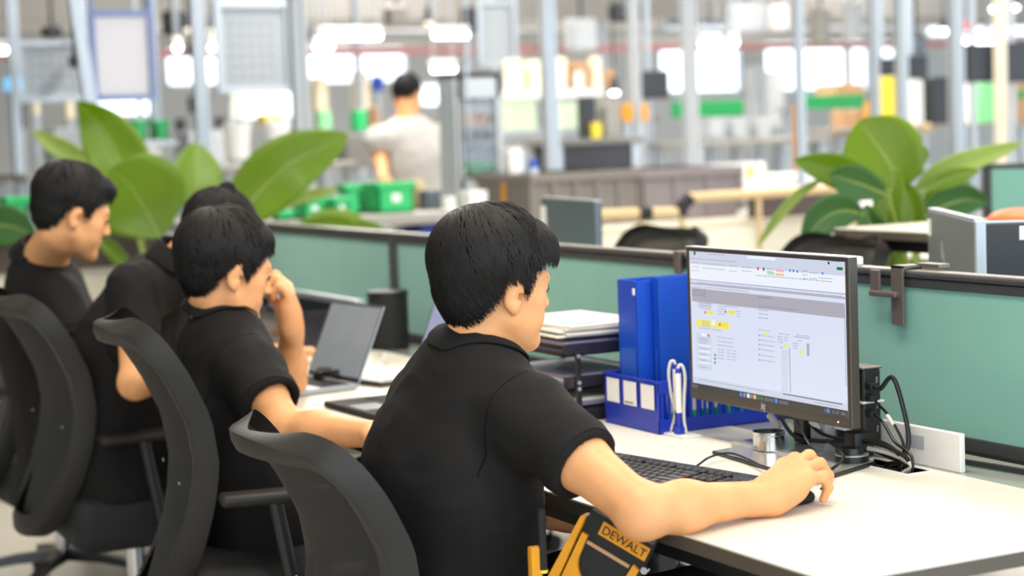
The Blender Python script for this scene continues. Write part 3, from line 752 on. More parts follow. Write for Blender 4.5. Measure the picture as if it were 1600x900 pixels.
# sheet tabs, scroll bar, task bar
q2(SX0, SZ0+.014, SX1, SZ0+.0275, 1, 1); T(1092, 592.5, 104, 1, dy=3); Q(1224, 615, 1316, 631.0, 0, 2)
a = pp(1224, 616); c = pp(1317, 632); q2(a[0], SZ0+.0235, c[0], SZ0+.0252, 7, 3); T(1275, 629, 36, 1, mi=3)
q2(SX0, SZ0, SX1, SZ0+.0140, 7, 2)
for i, (x, y, m_) in enumerate(((1158.5, 618, 9), (1164, 619, 3), (1170, 620, 10), (1175, 620.5, 3), (1180, 621.5, 15), (1185.5, 622, 8), (1191, 622.5, 13), (1213.5, 626.5, 9), (1295, 641.5, 9))):
    c = pp(x, y); q2(c[0]-.0045, SZ0+.0035, c[0]+.0045, SZ0+.0115, m_, 3)
for x, w in ((1083, 8), (1194, 15), (1217, 15), (1288, 3), (1300, 4), (1306, 5), (1314, 8)):
    a = pp(x, 600); e = pp(x+w, 600); q2(a[0], SZ0+.0082, e[0], SZ0+.0094, 3, 3); q2(a[0], SZ0+.0048, e[0]-.001, SZ0+.0060, 3, 3)
b.build('screen', smats, o)
# maker's mark of four slanted strokes, small badge at the left, power light
b = MB()
def stroke(x, z0, z1, sl=.25, w=.0014):
    y = YF-.0006; b.frame([(x+z0*sl-w/2, y, Z0+.0115+z0), (x+z0*sl+w/2, y, Z0+.0115+z0), (x+z1*sl+w/2, y, Z0+.0115+z1), (x+z1*sl-w/2, y, Z0+.0115+z1)])
xm = PY(1193, 638, YF)[0]
stroke(xm-.0055, -.006, .010); stroke(xm-.0015, -.006, .004); stroke(xm+.0012, -.004, .006); stroke(xm+.0052, -.010, .006)
stroke(xm-.0035, .0025, .0042, 0, .0040); stroke(xm+.0032, -.0060, -.0044, 0, .004)
b.build('maker_mark', MT['white'], o)
b = MB(); xb = PY(1083, 617, YF)[0]
for t in range(12):
    a0, a1 = t*math.pi/6, (t+1)*math.pi/6
    b.frame([(xb+.0062*math.cos(a0), YF-.0006, Z0+.0105+.0062*math.sin(a0)), (xb+.0062*math.cos(a1), YF-.0006, Z0+.0105+.0062*math.sin(a1)), (xb+.0052*math.cos(a1), YF-.0006, Z0+.0105+.0052*math.sin(a1)), (xb+.0052*math.cos(a0), YF-.0006, Z0+.0105+.0052*math.sin(a0))])
b.frame([(xb-.002, YF-.0006, Z0+.0100), (xb+.002, YF-.0006, Z0+.0100), (xb+.002, YF-.0006, Z0+.0112), (xb-.002, YF-.0006, Z0+.0112)])
b.build('badge', MT['taupe'], o)
def text(s, size, m, parent, origin, R, name='lettering', ext=.0003, al='LEFT'):
    cu = bpy.data.curves.new(name, 'FONT'); cu.body = s; cu.size = size; cu.extrude = ext; cu.align_x = al
    t = bpy.data.objects.new(name, cu); COL.objects.link(t); dg = bpy.context.evaluated_depsgraph_get()
    me = bpy.data.meshes.new_from_object(t.evaluated_get(dg)); bpy.data.objects.remove(t)
    me.transform(Matrix.Translation(Vector(origin)) @ Matrix(R).to_4x4())
    return link(name, me, m, parent)
RY = [[1, 0, 0], [0, 0, -1], [0, 1, 0]]       # upright text that faces -Y
text('infyclas', .0095, MT['taupe'], o, (xb+.0085, YF-.0004, Z0+.0075), RY)
b = MB(); xl = PY(1310, 663, YF)[0]; b.cyl((xl, YF-.0008, Z0+.010), (xl, YF, Z0+.010), .0010, n=8); b.build('power_light', MT['glow'], o)
b = MB(); b.box((-.660, .502, Z0-.005), (-.628, .520, Z0+.001), .001); b.build('button_strip', MT['alu'], o)
# stand
b = MB(); b.box((-.897, .580, DZ+.012), (-.857, .612, 1.0), .004); b.box((-.93, .545, .93), (-.82, .60, 1.04), .008); b.build('stand_column', MT['black'], o)
b = MB(); b.box((-.99, .49, DZ), (-.765, .65, DZ+.011), .003); b.build('stand_base', MT['frost'], o)

# grey plate with a black edge under the monitor
o = empty('flat_plate', (-.78, .48, DZ), 'thin grey plate with a dark edge lying under the monitor stand', 'plate')
# (kept low so the stand and tin rest on or beside it)
pts = [PZ(1113, 710, DZ), PZ(1272, 757, DZ), PZ(1368, 727, DZ), PZ(1222, 690, DZ)]
b = MB()
lo_ = [b.bm.verts.new((p[0], p[1], DZ+.0005)) for p in pts]; hi_ = [b.bm.verts.new((p[0], p[1], DZ+.007)) for p in pts]
b.bm.faces.new(lo_[::-1]); b.bm.faces.new(hi_)
for i in range(4): b.bm.faces.new((lo_[i], lo_[(i+1) % 4], hi_[(i+1) % 4], hi_[i]))
b.build('plate_body', MT['black'], o)
c = np.mean(pts, 0); b = MB(); b.frame([((p[0]-c[0])*.985+c[0], (p[1]-c[1])*.985+c[1], DZ+.0078) for p in pts]); b.build('plate_top', MT['frost'], o)

# silver tin
tc = PZ(1195, 707, DZ+.008)+np.array((-.020, .024, 0)); tc[2] = DZ+.008
o = empty('steel_tin', tc, 'small round open polished steel tin standing below the monitor', 'tin')
b = MB(); r = .031; H = .038
prof = [(0, 0), (r-.002, 0), (r, .002), (r, H-.008), (r+.0012, H-.006), (r+.0012, H), (r-.0015, H), (r-.0015, .003), (0, .003)]
n = 40; rows = [[b.bm.verts.new((tc[0]+q[0]*math.cos(2*math.pi*i/n), tc[1]+q[0]*math.sin(2*math.pi*i/n), tc[2]+q[1])) for q in prof[1:-1]] for i in range(n)]
for i in range(n):
    A, B = rows[i], rows[(i+1) % n]
    for j in range(len(A)-1): b.bm.faces.new((A[j], B[j], B[j+1], A[j+1]))
b.bm.faces.new([q[0] for q in rows][::-1]); b.bm.faces.new([q[-1] for q in rows])
b.build('tin_body', MT['chrome'], o, ang=30)
a = math.atan2(-.66, .35); b = MB(); b.box((tc[0]+r*math.cos(a)-.004, tc[1]+r*math.sin(a)-.002, tc[2]+.004), (tc[0]+r*math.cos(a)+.004, tc[1]+r*math.sin(a)+.002, tc[2]+.022), .001, rot=(0, 0, a+math.pi/2)); b.build('scuffed_sticker', MT['carton'], o)

# mini computer standing behind the monitor, on a round foot
o = empty('mini_computer', (-.70, .63, DZ), 'black upright mini computer with plugged cables behind the right monitor edge', 'computer')
b = MB(); b.box((-.775, .595, DZ+.03), (-.690, .640, .918), .006, 3); b.build('computer_case', MT['black'], o)
b = MB(); b.box((-.777, .593, .9165), (-.688, .642, .921), .002); b.build('case_top', MT['taupe'], o)
b = MB(); b.cyl((-.672, .552, DZ+.008), (-.672, .552, DZ+.020), .032, n=32); b.cyl((-.672, .552, DZ+.020), (-.672, .552, DZ+.034), .024, .020, n=32); b.box((-.70, .555, DZ+.012), (-.665, .60, .80), .003); b.box((-.735, .56, DZ+.012), (-.70, .62, .78), .003); b.build('foot', MT['black'], o, ang=40)
b = MB(); b.cyl((-.672, .552, DZ+.020), (-.672, .552, DZ+.0225), .0322, n=32); b.build('foot_ring', MT['alu'], o)
b = MB()
for z, mi in ((.853, 0),): b.box((-.779, .591, z-.0022), (-.686, .644, z+.0022), .001)
b.build('rubber_band', MT['cablewhite'], o)
for z in (.885, .862, .832): b = MB(); b.box((-.691, .600, z-.006), (-.672, .618, z+.006), .002); b.build('plug', MT['softblack'], o)
for z in (.895, .845, .80): b = MB(); b.box((-.6895, .626, z-.006), (-.6885, .630, z+.006)); b.build('port_mark', MT['grey'], o)
# grey dock beside the stand
b = MB(); b.box((-.835, .575, DZ), (-.785, .645, .800), .005); tag(b.build('docking_station', MT['ggrey'], None), 'light grey box standing between the monitor column and the black computer', 'box')
# upright flap of the cable port
o = empty('cable_port_flap', (-.61, .665, DZ), 'low white upright panel standing behind the cable opening at the right of the desk', 'panel')
b = MB(); b.box((-.755, .655, DZ-.001), (-.485, .667, .812), .002); b.build('flap_panel', MT['white'], o)
b = MB(); b.box((-.64, .6543, .770), (-.585, .6552, .795)); b.build('faint_label', MT['ggrey'], o)

# cables
def cable(pts, r, m, label, parent=None, name='cable', extra=None):
    o = MB().tube(pts, r, 8, smooth=8).build(name, MT[m], parent, True)
    if parent is None: tag(o, label, 'cable')
    return o
v = lambda x, y, d: tuple(P(x, y, d))
def zc(p, z): return (p[0], p[1], max(p[2], z))
g = (-.60, .600, DZ-.01)
cable([(-.675, .609, .885), (-.655, .61, .883), PY(1395, 590, .62), PY(1412, 640, .625), PY(1420, 690, .62), (-.585, .602, DZ+.01), (-.58, .60, DZ-.05)], .0048, 'cable', 'thick black power cable looping down from the top of the mini computer')
cable([(-.675, .609, .862), PY(1372, 632, .62), PY(1385, 645, .62), PY(1400, 668, .62), PY(1412, 700, .615), (-.60, .605, DZ-.03)], .0028, 'cable', 'thin black cable with a white label from the middle plug of the mini computer')
w = MB(); w.cyl(PY(1386, 649, .617), PY(1396, 664, .617), .0045, n=8); tag(w.build('cable_tag', MT['cablewhite']), 'white wrap label on the thin cable to the right of the mini computer', 'label')
cable([(-.675, .609, .832), PY(1380, 660, .60), PY(1398, 690, .60), PY(1425, 715, .60), (-.56, .598, DZ-.03)], .0030, 'cable', 'black cable leaving the lowest plug of the mini computer towards the desk opening')
cable([(-1.0, .60, .83), PY(1232, 672, .58), PY(1255, 686, .57), PY(1300, 690, .56), PY(1350, 690, .575), PY(1390, 700, .59), PY(1420, 722, .60), (-.62, .60, DZ-.02)], .0042, 'cable', 'black cable running from under the monitor into the desk opening')
cable([(-.96, .59, .835), PY(1268, 665, .57), PY(1290, 680, .57), PY(1330, 688, .565), PY(1375, 690, .59), PY(1405, 712, .60), (-.60, .60, DZ-.02)], .0036, 'cable', 'second black cable behind the stand with a white tag near the monitor')
for p_, q_ in (((1202, 648), (1218, 668)), ((1268, 657), (1280, 672))):
    w = MB(); w.cyl(PY(*p_, .57), PY(*q_, .575), .0075, .006, n=8); tag(w.build('cable_tag', MT['cablewhite']), 'white paper tag wrapped on a cable under the monitor, %s' % ('left of the stand column' if p_[0] < 1230 else 'right of the stand column'), 'label')
cable([PY(1352, 700, .585), PY(1375, 704, .59), PY(1400, 712, .60), PY(1425, 728, .60), (-.585, .600, DZ-.01)], .0048, 'cablewhite', 'white network cable dropping into the desk opening')
cable([(-.70, .60, DZ+.03), PY(1385, 712, .60), PY(1410, 722, .60), (-.63, .6, DZ+.0), (-.62, .6, DZ-.03)], .0044, 'cable', 'short black cable lying beside the foot of the mini computer')
cable([PZ(1272, 750, DZ+.012), PZ(1300, 733, DZ+.016), PZ(1318, 712, DZ+.03), (-.72, .53, DZ+.045)], .0030, 'cable', 'black cable rising from the plate edge to the round foot')
cable([PZ(1283, 764, DZ+.006), PZ(1296, 748, DZ+.010), PZ(1294, 732, DZ+.014), PZ(1280, 715, DZ+.03), PZ(1262, 690, DZ+.06), (-.87, .57, .80)], .0022, 'cable', 'thin mouse cable looping from the hand up behind the monitor')
cable([PZ(1090, 727, DZ+.012), PZ(1110, 714, DZ+.014), PZ(1140, 708, DZ+.014), PZ(1170, 718, DZ+.012), PZ(1198, 732, DZ+.012), PZ(1225, 738, DZ+.012), PZ(1250, 735, DZ+.014)], .0022, 'cable', 'thin black keyboard cable arching over the desk behind the keyboard')

# keyboard
o = empty('keyboard', (-.84, .26, DZ), 'black full-size computer keyboard in front of the boy-cut man at the spreadsheet', 'keyboard')
o['label'] = 'black full-size keyboard lying on the desk below the spreadsheet monitor'
A = PZ(962, 709, DZ+.02); B_ = PZ(1192, 747, DZ+.02); kx = (B_-A)[:2]; KL = .448; ang = math.atan2(kx[1], kx[0]); KD = .150
KR = Matrix.Rotation(ang, 3, 'Z'); KO = Vector((A[0], A[1], DZ))
def kbox(b, x0, y0, z0, x1, y1, z1, bev=0, mi=None, tilt=True):
    n0 = len(b.bm.verts); b.box((x0, y0, z0), (x1, y1, z1), bev, 1, mi=mi); b.bm.verts.ensure_lookup_table()
    for v_ in b.bm.verts[n0:]:
        c_ = v_.co.copy(); c_.z = c_.z+(.010*(c_.y+KD)/KD if tilt else 0); v_.co = KR @ c_+KO
b = MB(); kbox(b, 0, -KD, .002, KL, 0, .014, .003); b.build('keyboard_case', MT['black'], o)
ks = mat('key_black', s2l(44, 42, 40), .45); u = .0187; rows_ = [-.030, -.0535, -.0722, -.0909, -.1096, -.1283]
def key(x, y, w=1., hgt=1.):
    b = MB(); kbox(b, x+.001, y-.0165*hgt-(.0022*(hgt-1)), .014, x+w*u-.0016, y, .0195, .0022); b.build('key', ks, o)
lay = [[(0, 1)]+[(2+i+(.5 if i > 3 else 0)+(.5 if i > 7 else 0), 1) for i in range(12)],
       [(i, 1) for i in range(13)]+[(13, 2)], [(0, 1.5)]+[(1.5+i, 1) for i in range(12)]+[(13.5, 1.5)],
       [(0, 1.75)]+[(1.75+i, 1) for i in range(11)]+[(12.75, 2.25)], [(0, 2.25)]+[(2.25+i, 1) for i in range(10)]+[(12.25, 2.75)],
       [(0, 1.25), (1.25, 1.25), (2.5, 1.25), (3.75, 6.25), (10, 1.25), (11.25, 1.25), (12.5, 1.25), (13.75, 1.25)]]
for yy, L_ in zip(rows_, lay):
    for x_, w_ in L_: key(.010+x_*u, yy, w_)
for yy, xs in zip(rows_, [(0, 1, 2), (0, 1, 2), (0, 1, 2), (), (1,), (0, 1, 2)]):
    for x_ in xs: key(.010+15.3*u+x_*u, yy)
for yy, xs in zip(rows_, [(), (0, 1, 2, 3), (0, 1, 2, 3), (0, 1, 2), (0, 1, 2, 3), ()]):
    for x_ in xs: key(.010+18.6*u+x_*u, yy)
key(.010+18.6*u, rows_[5], 2); key(.010+20.6*u, rows_[5])
for i in range(9):
    b = MB(); kbox(b, .014+i*u*2.4, -.0165, .0125, .028+i*u*2.4, -.0095, .0152, .001); b.build('media_key', ks, o)
b = MB(); n0 = 0
for i in range(3): kbox(b, .010+19.3*u+i*.012, -.036, .0142, .010+19.3*u+i*.012+.004, -.034, .0147)
b.build('status_light', MT['alu'], o)

# ---------------------------------------------------------------- blue basket, folders, pens, paper trays
bx0, bx1, by0, by1, bh = -1.43, -1.205, .455, .785, .115
o = empty('document_basket', ((bx0+bx1)/2, (by0+by1)/2, DZ), 'blue plastic basket with three white labels on its front and slotted sides', 'basket')
b = MB(); t = .004
b.box((bx0, by0, DZ), (bx1, by1, DZ+.005), .002)
b.box((bx0, by0, DZ), (bx1, by0+t, DZ+bh), .0015); b.box((bx0-.002, by0-.003, DZ+bh-.006), (bx1+.002, by0+t+.002, DZ+bh), .002)
b.box((bx0, by1-t, DZ), (bx1, by1, DZ+bh), .0015)
for x in (bx0, bx1-t):
    b.box((x, by0, DZ), (x+t, by1, DZ+.030), .0015); b.box((x, by0, DZ+bh-.028), (x+t, by1, DZ+bh), .0015)
    k = 17
    for i in range(k+1):
        y = by0+.01+(by1-by0-.02)*i/k; b.box((x+.0005, y-.0032, DZ+.025), (x+t-.0005, y+.0032, DZ+bh-.02))
b.build('basket_body', MT['blue'], o)
for i in range(3):
    x = bx0+.018+i*.072; b = MB(); b.box((x, by0-.0045, DZ+bh-.063), (x+.052, by0-.003, DZ+bh-.010), .0005); l = b.build('label_card', MT['white'], o)
    b = MB(); b.box((x+.004, by0-.0050, DZ+bh-.0095), (x+.046, by0-.0040, DZ+bh-.0065)); b.build('label_clip', MT['bluef'], o)
b = MB(); x = bx0+.018+.072; b.cyl((x+.010, by0-.0052, DZ+bh-.057), (x+.010, by0-.0044, DZ+bh-.057), .003, n=10); b.box((x+.016, by0-.0050, DZ+bh-.058), (x+.040, by0-.0045, DZ+bh-.0555)); b.build('printed_logo', MT['darkback'], o)
# marker pens with green ends in the basket
for i in range(7):
    y = by0+.045+i*.030; x = bx1-.02-.003*(i % 2)
    p = empty('marker_pen', (x, y, DZ+.006), 'white and green marker standing in the blue basket, '+('nearest the pen stand', 'second from the pen stand', 'third from the pen stand', 'fourth from the pen stand', 'fifth from the pen stand', 'sixth from the pen stand', 'farthest from the pen stand')[i], 'pen', 'marker pens in the basket')
    MB().cyl((x, y, DZ+.006), (x-.002, y, DZ+.042), .0075, n=12).build('pen_cap', MT['green'], p, ang=40)
    MB().cyl((x-.002, y, DZ+.042), (x-.006, y, DZ+.105), .0078, n=12).build('pen_barrel', MT['white'], p, ang=40)
def magfile(x0, x1, y0, y1, z0, z1, label):
    o = empty('magazine_file', ((x0+x1)/2, (y0+y1)/2, z0), label, 'file box', 'blue magazine files')
    b = MB(); t = .0025
    b.box((x0, y0, z0), (x1, y1, z0+t)); b.box((x0, y0, z0), (x1, y0+t, z1), .001); b.box((x0, y0, z0), (x0+t, y1, z1), .001); b.box((x1-t, y0, z0), (x1, y1, z1-.002), .001); b.box((x0, y1-t, z0), (x1, y1, z0+.16), .001)
    b.build('file_shell', MT['bluef'], o)
    b = MB(); b.box((x0+.008, y0-.0006, z0+.09), (x1-.008, y0+.001, z0+.165)); b.build('spine_pocket', mat('clear_pocket', s2l(44, 92, 190), .25), o)
    b = MB(); b.box((x0+.006, y0+.006, z0+.004), (x1-.006, y1-.02, z1-.05)); b.build('loose_papers', MT['paper'], o); return o
magfile(-1.402, -1.325, .480, .73, DZ+.006, 1.062, 'blue upright magazine file standing in the blue basket, left one')
magfile(-1.322, -1.300, .520, .76, DZ+.006, 1.068, 'thin blue file standing in the basket against the wider one, partly behind the monitor')
b = MB(); b.box((-1.334, .4765, 1.030), (-1.326, .4795, 1.045), .001); tag(b.build('binder_clip', MT['white']), 'tiny white clip at the top corner of the blue magazine files', 'clip')

# desk pens on a stand
pb = PZ(1063, 680, DZ)
o = empty('desk_pen_stand', pb, 'blue and white desk pen set with two cords, before the basket', 'pen set')
b = MB(); b.box((pb[0]-.035, pb[1]-.022, DZ), (pb[0]+.045, pb[1]+.026, DZ+.004), .002); b.build('stand_base', MT['white'], o)
for i, (px_, py_, tp) in enumerate(((1051, 678, 562), (1062, 681, 570))):
    q = PZ(px_, py_, DZ); q[1] += .012*(1-i); zt = PY(px_-1, tp+9, q[1])[2]
    pn = MB(); pn.box((q[0]-.009, q[1]-.009, DZ+.003), (q[0]+.009, q[1]+.009, DZ+.020), .003); pn.build('socket', MT['blue'], o)
    MB().cyl((q[0], q[1], DZ+.016), (q[0], q[1], DZ+.050), .0052, .0062, n=14).build('pen_grip', MT['blue'], o, ang=40)
    MB().cyl((q[0], q[1], DZ+.050), (q[0], q[1], zt-.006), .0066, n=14).build('pen_barrel', MT['white'], o, ang=40)
    MB().cyl((q[0], q[1], zt-.006), (q[0], q[1], zt+.004), .0062, .004, n=14).build('pen_top', MT['blue'], o, ang=40)
    sg = -1 if i == 0 else 1; e = np.array((.46, .88, 0))*sg
    B0 = np.array((q[0], q[1], zt+.003)); MB().tube([B0, B0+e*.004+[0, 0, .008], B0+e*.011+[0, 0, .004], B0+e*.015-[0, 0, .02], B0+e*.012-[0, 0, .06], B0+e*(.010 if i else .004)-[0, 0, .105], [B0[0]+e[0]*.014, B0[1]+e[1]*.014, DZ+.005]], .0034, 8, smooth=6).build('cord', MT['cablewhite'], o, True)

# paper trays
tx0, tx1, ty0, ty1 = -1.80, -1.470, .375, .62
o = empty('paper_tray', ((tx0+tx1)/2, (ty0+ty1)/2, DZ), 'stack of three smoked plastic paper trays loaded with papers, left of the blue basket', 'paper tray')
for i, z in enumerate((DZ+.002, DZ+.076, DZ+.150)):
    b = MB(); b.box((tx0, ty0, z), (tx1, ty1, z+.004), .001); b.box((tx1-.004, ty0, z), (tx1, ty1, z+.028), .001); b.box((tx0, ty0, z), (tx0+.004, ty1, z+.028), .001); b.box((tx0, ty1-.004, z), (tx1, ty1, z+.028), .001); b.box((tx0, ty0, z), (tx1, ty0+.004, z+.010), .001)
    b.build('tray', MT['smoke'], o)
for x, s in ((tx1, 1), (tx0, -1)):
    for y in (ty0+.035, ty1-.06):
        for z in (DZ+.006, DZ+.080):
            b = MB(); b.box((x, y-.007, z), (x+.006*s, y+.007, z+.080), .002); ps = b.build('riser', MT['black'], o)
            for zz in (z+.010, z+.070):
                MB().cyl((x+.005*s, y, zz), (x+.008*s, y, zz), .0045, n=14).build('screw_cap', MT['alu'], ps)
ORD = ['lowest', 'second from bottom', 'third from bottom', 'fourth from bottom', 'fifth from bottom', 'topmost']
def papers(x0, y0, x1, y1, z, n, label, th=.004, seed=1, mix=('paper',), group='papers in the trays', jit=.012):
    rg = random.Random(seed)
    for i in range(n):
        m = mix[i % len(mix)]; o = MB().box((x0+rg.uniform(-jit, jit), y0+rg.uniform(-jit, jit), z+i*th), (x1+rg.uniform(-jit, jit), y1+rg.uniform(-jit, jit), z+(i+1)*th-.0008), .0006, 1, rot=(0, 0, rg.uniform(-.05, .05))).build('paper_stack', MT[m])
        tag(o, (ORD[min(i, 5)]+' '+label) if n > 1 else label, 'papers', group)
lavp = mat('lilac_folder', s2l(150, 142, 168), .5); MT['lav'] = lavp
papers(tx0+.02, ty0+.012, tx1-.016, ty1-.02, DZ+.1545, 4, 'grey and lilac folder lying in the top paper tray', .009, 2, ('lav', 'smoke'), 'folders in the top tray', .004)
papers(tx0+.02, ty0+.012, tx1-.014, ty1-.02, DZ+.1545+.036, 5, 'sheaf of white paper stacked on top of the smoked trays', .0055, 4, ('paper', 'paper', 'paper', 'cream'), 'papers on top of the trays')
papers(tx0+.02, ty0+.014, tx1-.02, ty1-.02, DZ+.081, 3, 'bundle of papers lying in the middle smoked tray', .008, 6, ('lav', 'paper'), 'papers in the middle tray', .003)
papers(tx0+.02, ty0+.014, tx1-.02, ty1-.02, DZ+.007, 5, 'bundle of papers lying in the lowest smoked tray', .009, 8, ('lav', 'paper', 'smoke'), 'papers in the lowest tray', .003)
b = MB(); b.box((-1.60, .42, DZ+.2185), (-1.50, .50, DZ+.2195), rot=(0, 0, .3)); tag(b.build('sticky_note', mat('pale_blue_note', s2l(170, 214, 226), .7)), 'pale blue printed note on top of the white papers', 'note')
# small clutter between the trays and the man
rg = random.Random(5)
o = empty('stationery_caddy', (-1.93, .42, DZ), 'dark low desk caddy holding odds and ends, to the left of the paper trays', 'caddy')
b = MB(); b.box((-2.04, .36, DZ), (-1.84, .54, DZ+.006), .002)
for lo, hi in (((-2.04, .36), (-1.84, .365)), ((-2.04, .535), (-1.84, .54)), ((-2.04, .36), (-2.035, .54)), ((-1.845, .36), (-1.84, .54))): b.box((*lo, DZ), (*hi, DZ+.07), .001)
b.build('caddy_body', MT['smoke'], o)
for i, (x, y, m, lb) in enumerate(((-1.90, .42, 'blue', 'blue'), (-1.95, .45, 'red', 'red'), (-1.99, .41, 'steel', 'black'))):
    b = MB(); b.cyl((x, y, DZ+.008), (x+.01, y+.01, DZ+.13), .005, n=8); tag(b.build('pen', MT[m]), lb+' pen sticking up from the dark desk caddy', 'pen')
b = MB(); b.box((-1.86, .30, DZ+.10), (-1.66, .315, DZ+.106), .002, rot=(0, 0, .1)); 
b.bm.free()

# open silver laptop
def laptop(hl, hr, tl, tr, depth, label, scr, base='silver', rim='alu', kb=True, name='laptop'):
    hl, hr, tl, tr = (np.array(p, float) for p in (hl, hr, tl, tr))
    o = empty(name, ((hl+hr)/2)*[1, 1, 0]+[0, 0, DZ], label, 'laptop')
    ax = unit(hr-hl); up = unit((tl+tr)/2-(hl+hr)/2); nr = np.cross(ax, up); fw = unit(np.cross(ax, (0, 0, 1)))
    Wd = np.linalg.norm(hr-hl); Hh = np.linalg.norm((tl+tr)/2-(hl+hr)/2)
    def B3(b, x0, y0, z0, x1, y1, z1, O, A, Bv, Cv, bev=.002):
        n0 = len(b.bm.verts); b.box((x0, y0, z0), (x1, y1, z1), bev, 2); b.bm.verts.ensure_lookup_table()
        for v_ in b.bm.verts[n0:]: v_.co = Vector(O+A*v_.co.x+Bv*v_.co.y+Cv*v_.co.z)
    b = MB(); B3(b, 0, 0, -.005, Wd, Hh, 0, hl, ax, up, nr, .003); lid = b.build('lid', MT[rim], o)
    b = MB(); B3(b, .006, .014, .0002, Wd-.006, Hh-.007, .001, hl, ax, up, nr, 0); b.build('screen', scr, lid)
    b = MB(); B3(b, .001, .001, .0001, Wd-.001, Hh-.001, .0006, hl, ax, up, nr, 0); b.build('screen_surround', MT['darkback'], lid)
    base_o = np.array((hl[0], hl[1], DZ+.002)); Z = np.array((0, 0, 1.))
    b = MB(); B3(b, 0, 0, 0, Wd, depth, .014, base_o, ax, fw, Z, .003); bs = b.build('base', MT[base], o)
    b = MB(); B3(b, .012, .018, .0142, Wd-.012, depth*.55, .0150, base_o, ax, fw, Z, 0)
    b.build('key_field', MT['darkback'], bs)
    for i in range(5):
        for j in range(13):
            b = MB(); kw = (Wd-.028)/13; kd = (depth*.55-.022)/5
            B3(b, .014+j*kw+.001, .020+i*kd, .0150, .014+(j+1)*kw-.001, .020+(i+1)*kd-.002, .0162, base_o, ax, fw, Z, 0); b.build('key', MT['softblack'], bs)
    b = MB(); B3(b, Wd*.35, depth*.62, .0142, Wd*.65, depth*.94, .0146, base_o, ax, fw, Z, 0); b.build('touchpad', MT['grey'], bs)
    return o
scr1 = mat('laptop_screen_grey', s2l(120, 128, 134), .25, emit=.28, ecol=s2l(120, 128, 134), var=.06, vscale=14)
laptop((-2.60, .20, DZ+.016), (-2.325, .235, DZ+.016), P(514, 467, 5.08), P(604, 481, 4.92), .19, 'open silver laptop with a grey screen before the chin-resting person', scr1, 'alu')
scr2 = mat('laptop_screen_blue', s2l(120, 132, 160), .25, emit=.5, ecol=s2l(120, 132, 160))
laptop((-2.09, .265, DZ+.016), (-1.765, .275, DZ+.016), (-2.09, .375, 1.03), (-1.765, .385, 1.03), .225, 'black open laptop with a blue-grey screen, half hidden behind the nearest person', scr2, 'softblack', 'steel')
b = MB(); b.box((-2.16, .04, DZ+.0005), (-2.10, .20, DZ+.0025), .0005); tag(b.build('paper_slip', MT['paper']), 'small white slip on the desk at the left of the black laptop', 'paper')
# desk things beyond the laptop
cc = (-3.15, .69, DZ)
o = empty('pen_holder', cc, 'tall black cylindrical holder standing against the partition joint', 'holder')
b = MB(); b.cyl(cc, (cc[0], cc[1], DZ+.165), .062, n=32); b.build('holder_body', MT['softblack'], o, ang=40)
b = MB(); b.cyl((cc[0], cc[1], DZ+.165), (cc[0], cc[1], DZ+.180), .064, n=32); b.build('holder_rim', MT['black'], o, ang=40)
b = MB(); b.tube([(-3.03, .60, DZ+.006), (-2.9, .55, DZ+.02), (-2.75, .50, DZ+.03), (-2.62, .42, DZ+.012), (-2.45, .36, DZ+.006)], .0025, 6, smooth=6); tag(b.build('cable', MT['cablewhite'], None, True), 'pale cable curving on the desk behind the open silver laptop', 'cable')
q = PZ(512, 602, DZ); pts = []
for i in range(60): a = i*.62; pts.append((q[0]+.035*math.cos(a)*(1+.3*math.sin(i*1.7)), q[1]+.028*math.sin(a)*(1+.3*math.cos(i*2.1)), DZ+.024+.009*(1+math.sin(i*1.3))))
b = MB(); b.tube(pts, .0035, 6, smooth=3); tag(b.build('coiled_cable', MT['cable'], None, True), 'tangled black cable bundle lying beside the open silver laptop', 'cable')
q = PZ(588, 600, DZ); o = empty('smartphone', q, 'dark phone lying on the desk just left of the nearest person', 'phone')
b = MB(); b.box((q[0]-.075, q[1]-.036, DZ), (q[0]+.075, q[1]+.036, DZ+.012), .004, rot=(0, 0, .2)); b.build('phone_body', MT['brown'], o)
b = MB(); b.box((q[0]-.072, q[1]-.033, DZ+.012), (q[0]+.072, q[1]+.033, DZ+.014), .001, rot=(0, 0, .2)); b.build('phone_screen', MT['black'], o)
# tray with tools behind the fist
o = empty('tool_tray', (-3.45, .55, DZ), 'dark shallow tray heaped with tools and leads, at the left foot of the partition', 'tray')
b = MB(); b.box((-3.85, .35, DZ), (-3.20, .62, DZ+.008), .002)
for lo, hi in (((-3.85, .35), (-3.20, .356)), ((-3.85, .614), (-3.20, .62)), ((-3.85, .35), (-3.844, .62)), ((-3.206, .35), (-3.20, .62))): b.box((*lo, DZ), (*hi, DZ+.13), .002)
b.build('tray_body', MT['smoke'], o)
rg = random.Random(11)
for i in range(14):
    x = -3.80+.55*rg.random(); y = .39+.19*rg.random(); z = DZ+.02+.11*rg.random(); m = rg.choice(['steel', 'black', 'grey', 'alu', 'silver', 'lav', 'white'])
    b = MB(); L = rg.uniform(.08, .16); b.box((x-L/2, y-.014, z), (x+L/2, y+.014, z+.02), .006, rot=(rg.uniform(-.3, .3), rg.uniform(-.3, .3), rg.uniform(-.6, .6)), piv=(x, y, z))
    tag(b.build('hand_tool', MT[m]), m.replace('lav', 'lilac').replace('alu', 'aluminium')+' small tool or adapter heaped in the dark tray by the partition', 'tool', 'tools heaped in the dark tray')
b = MB(); b.slab((-3.72, .60), (-3.12, .60), .88, .90, .03, -1); tag(b.build('ruler', MT['alu']), 'grey metal bar lying across the dark tool tray', 'bar')

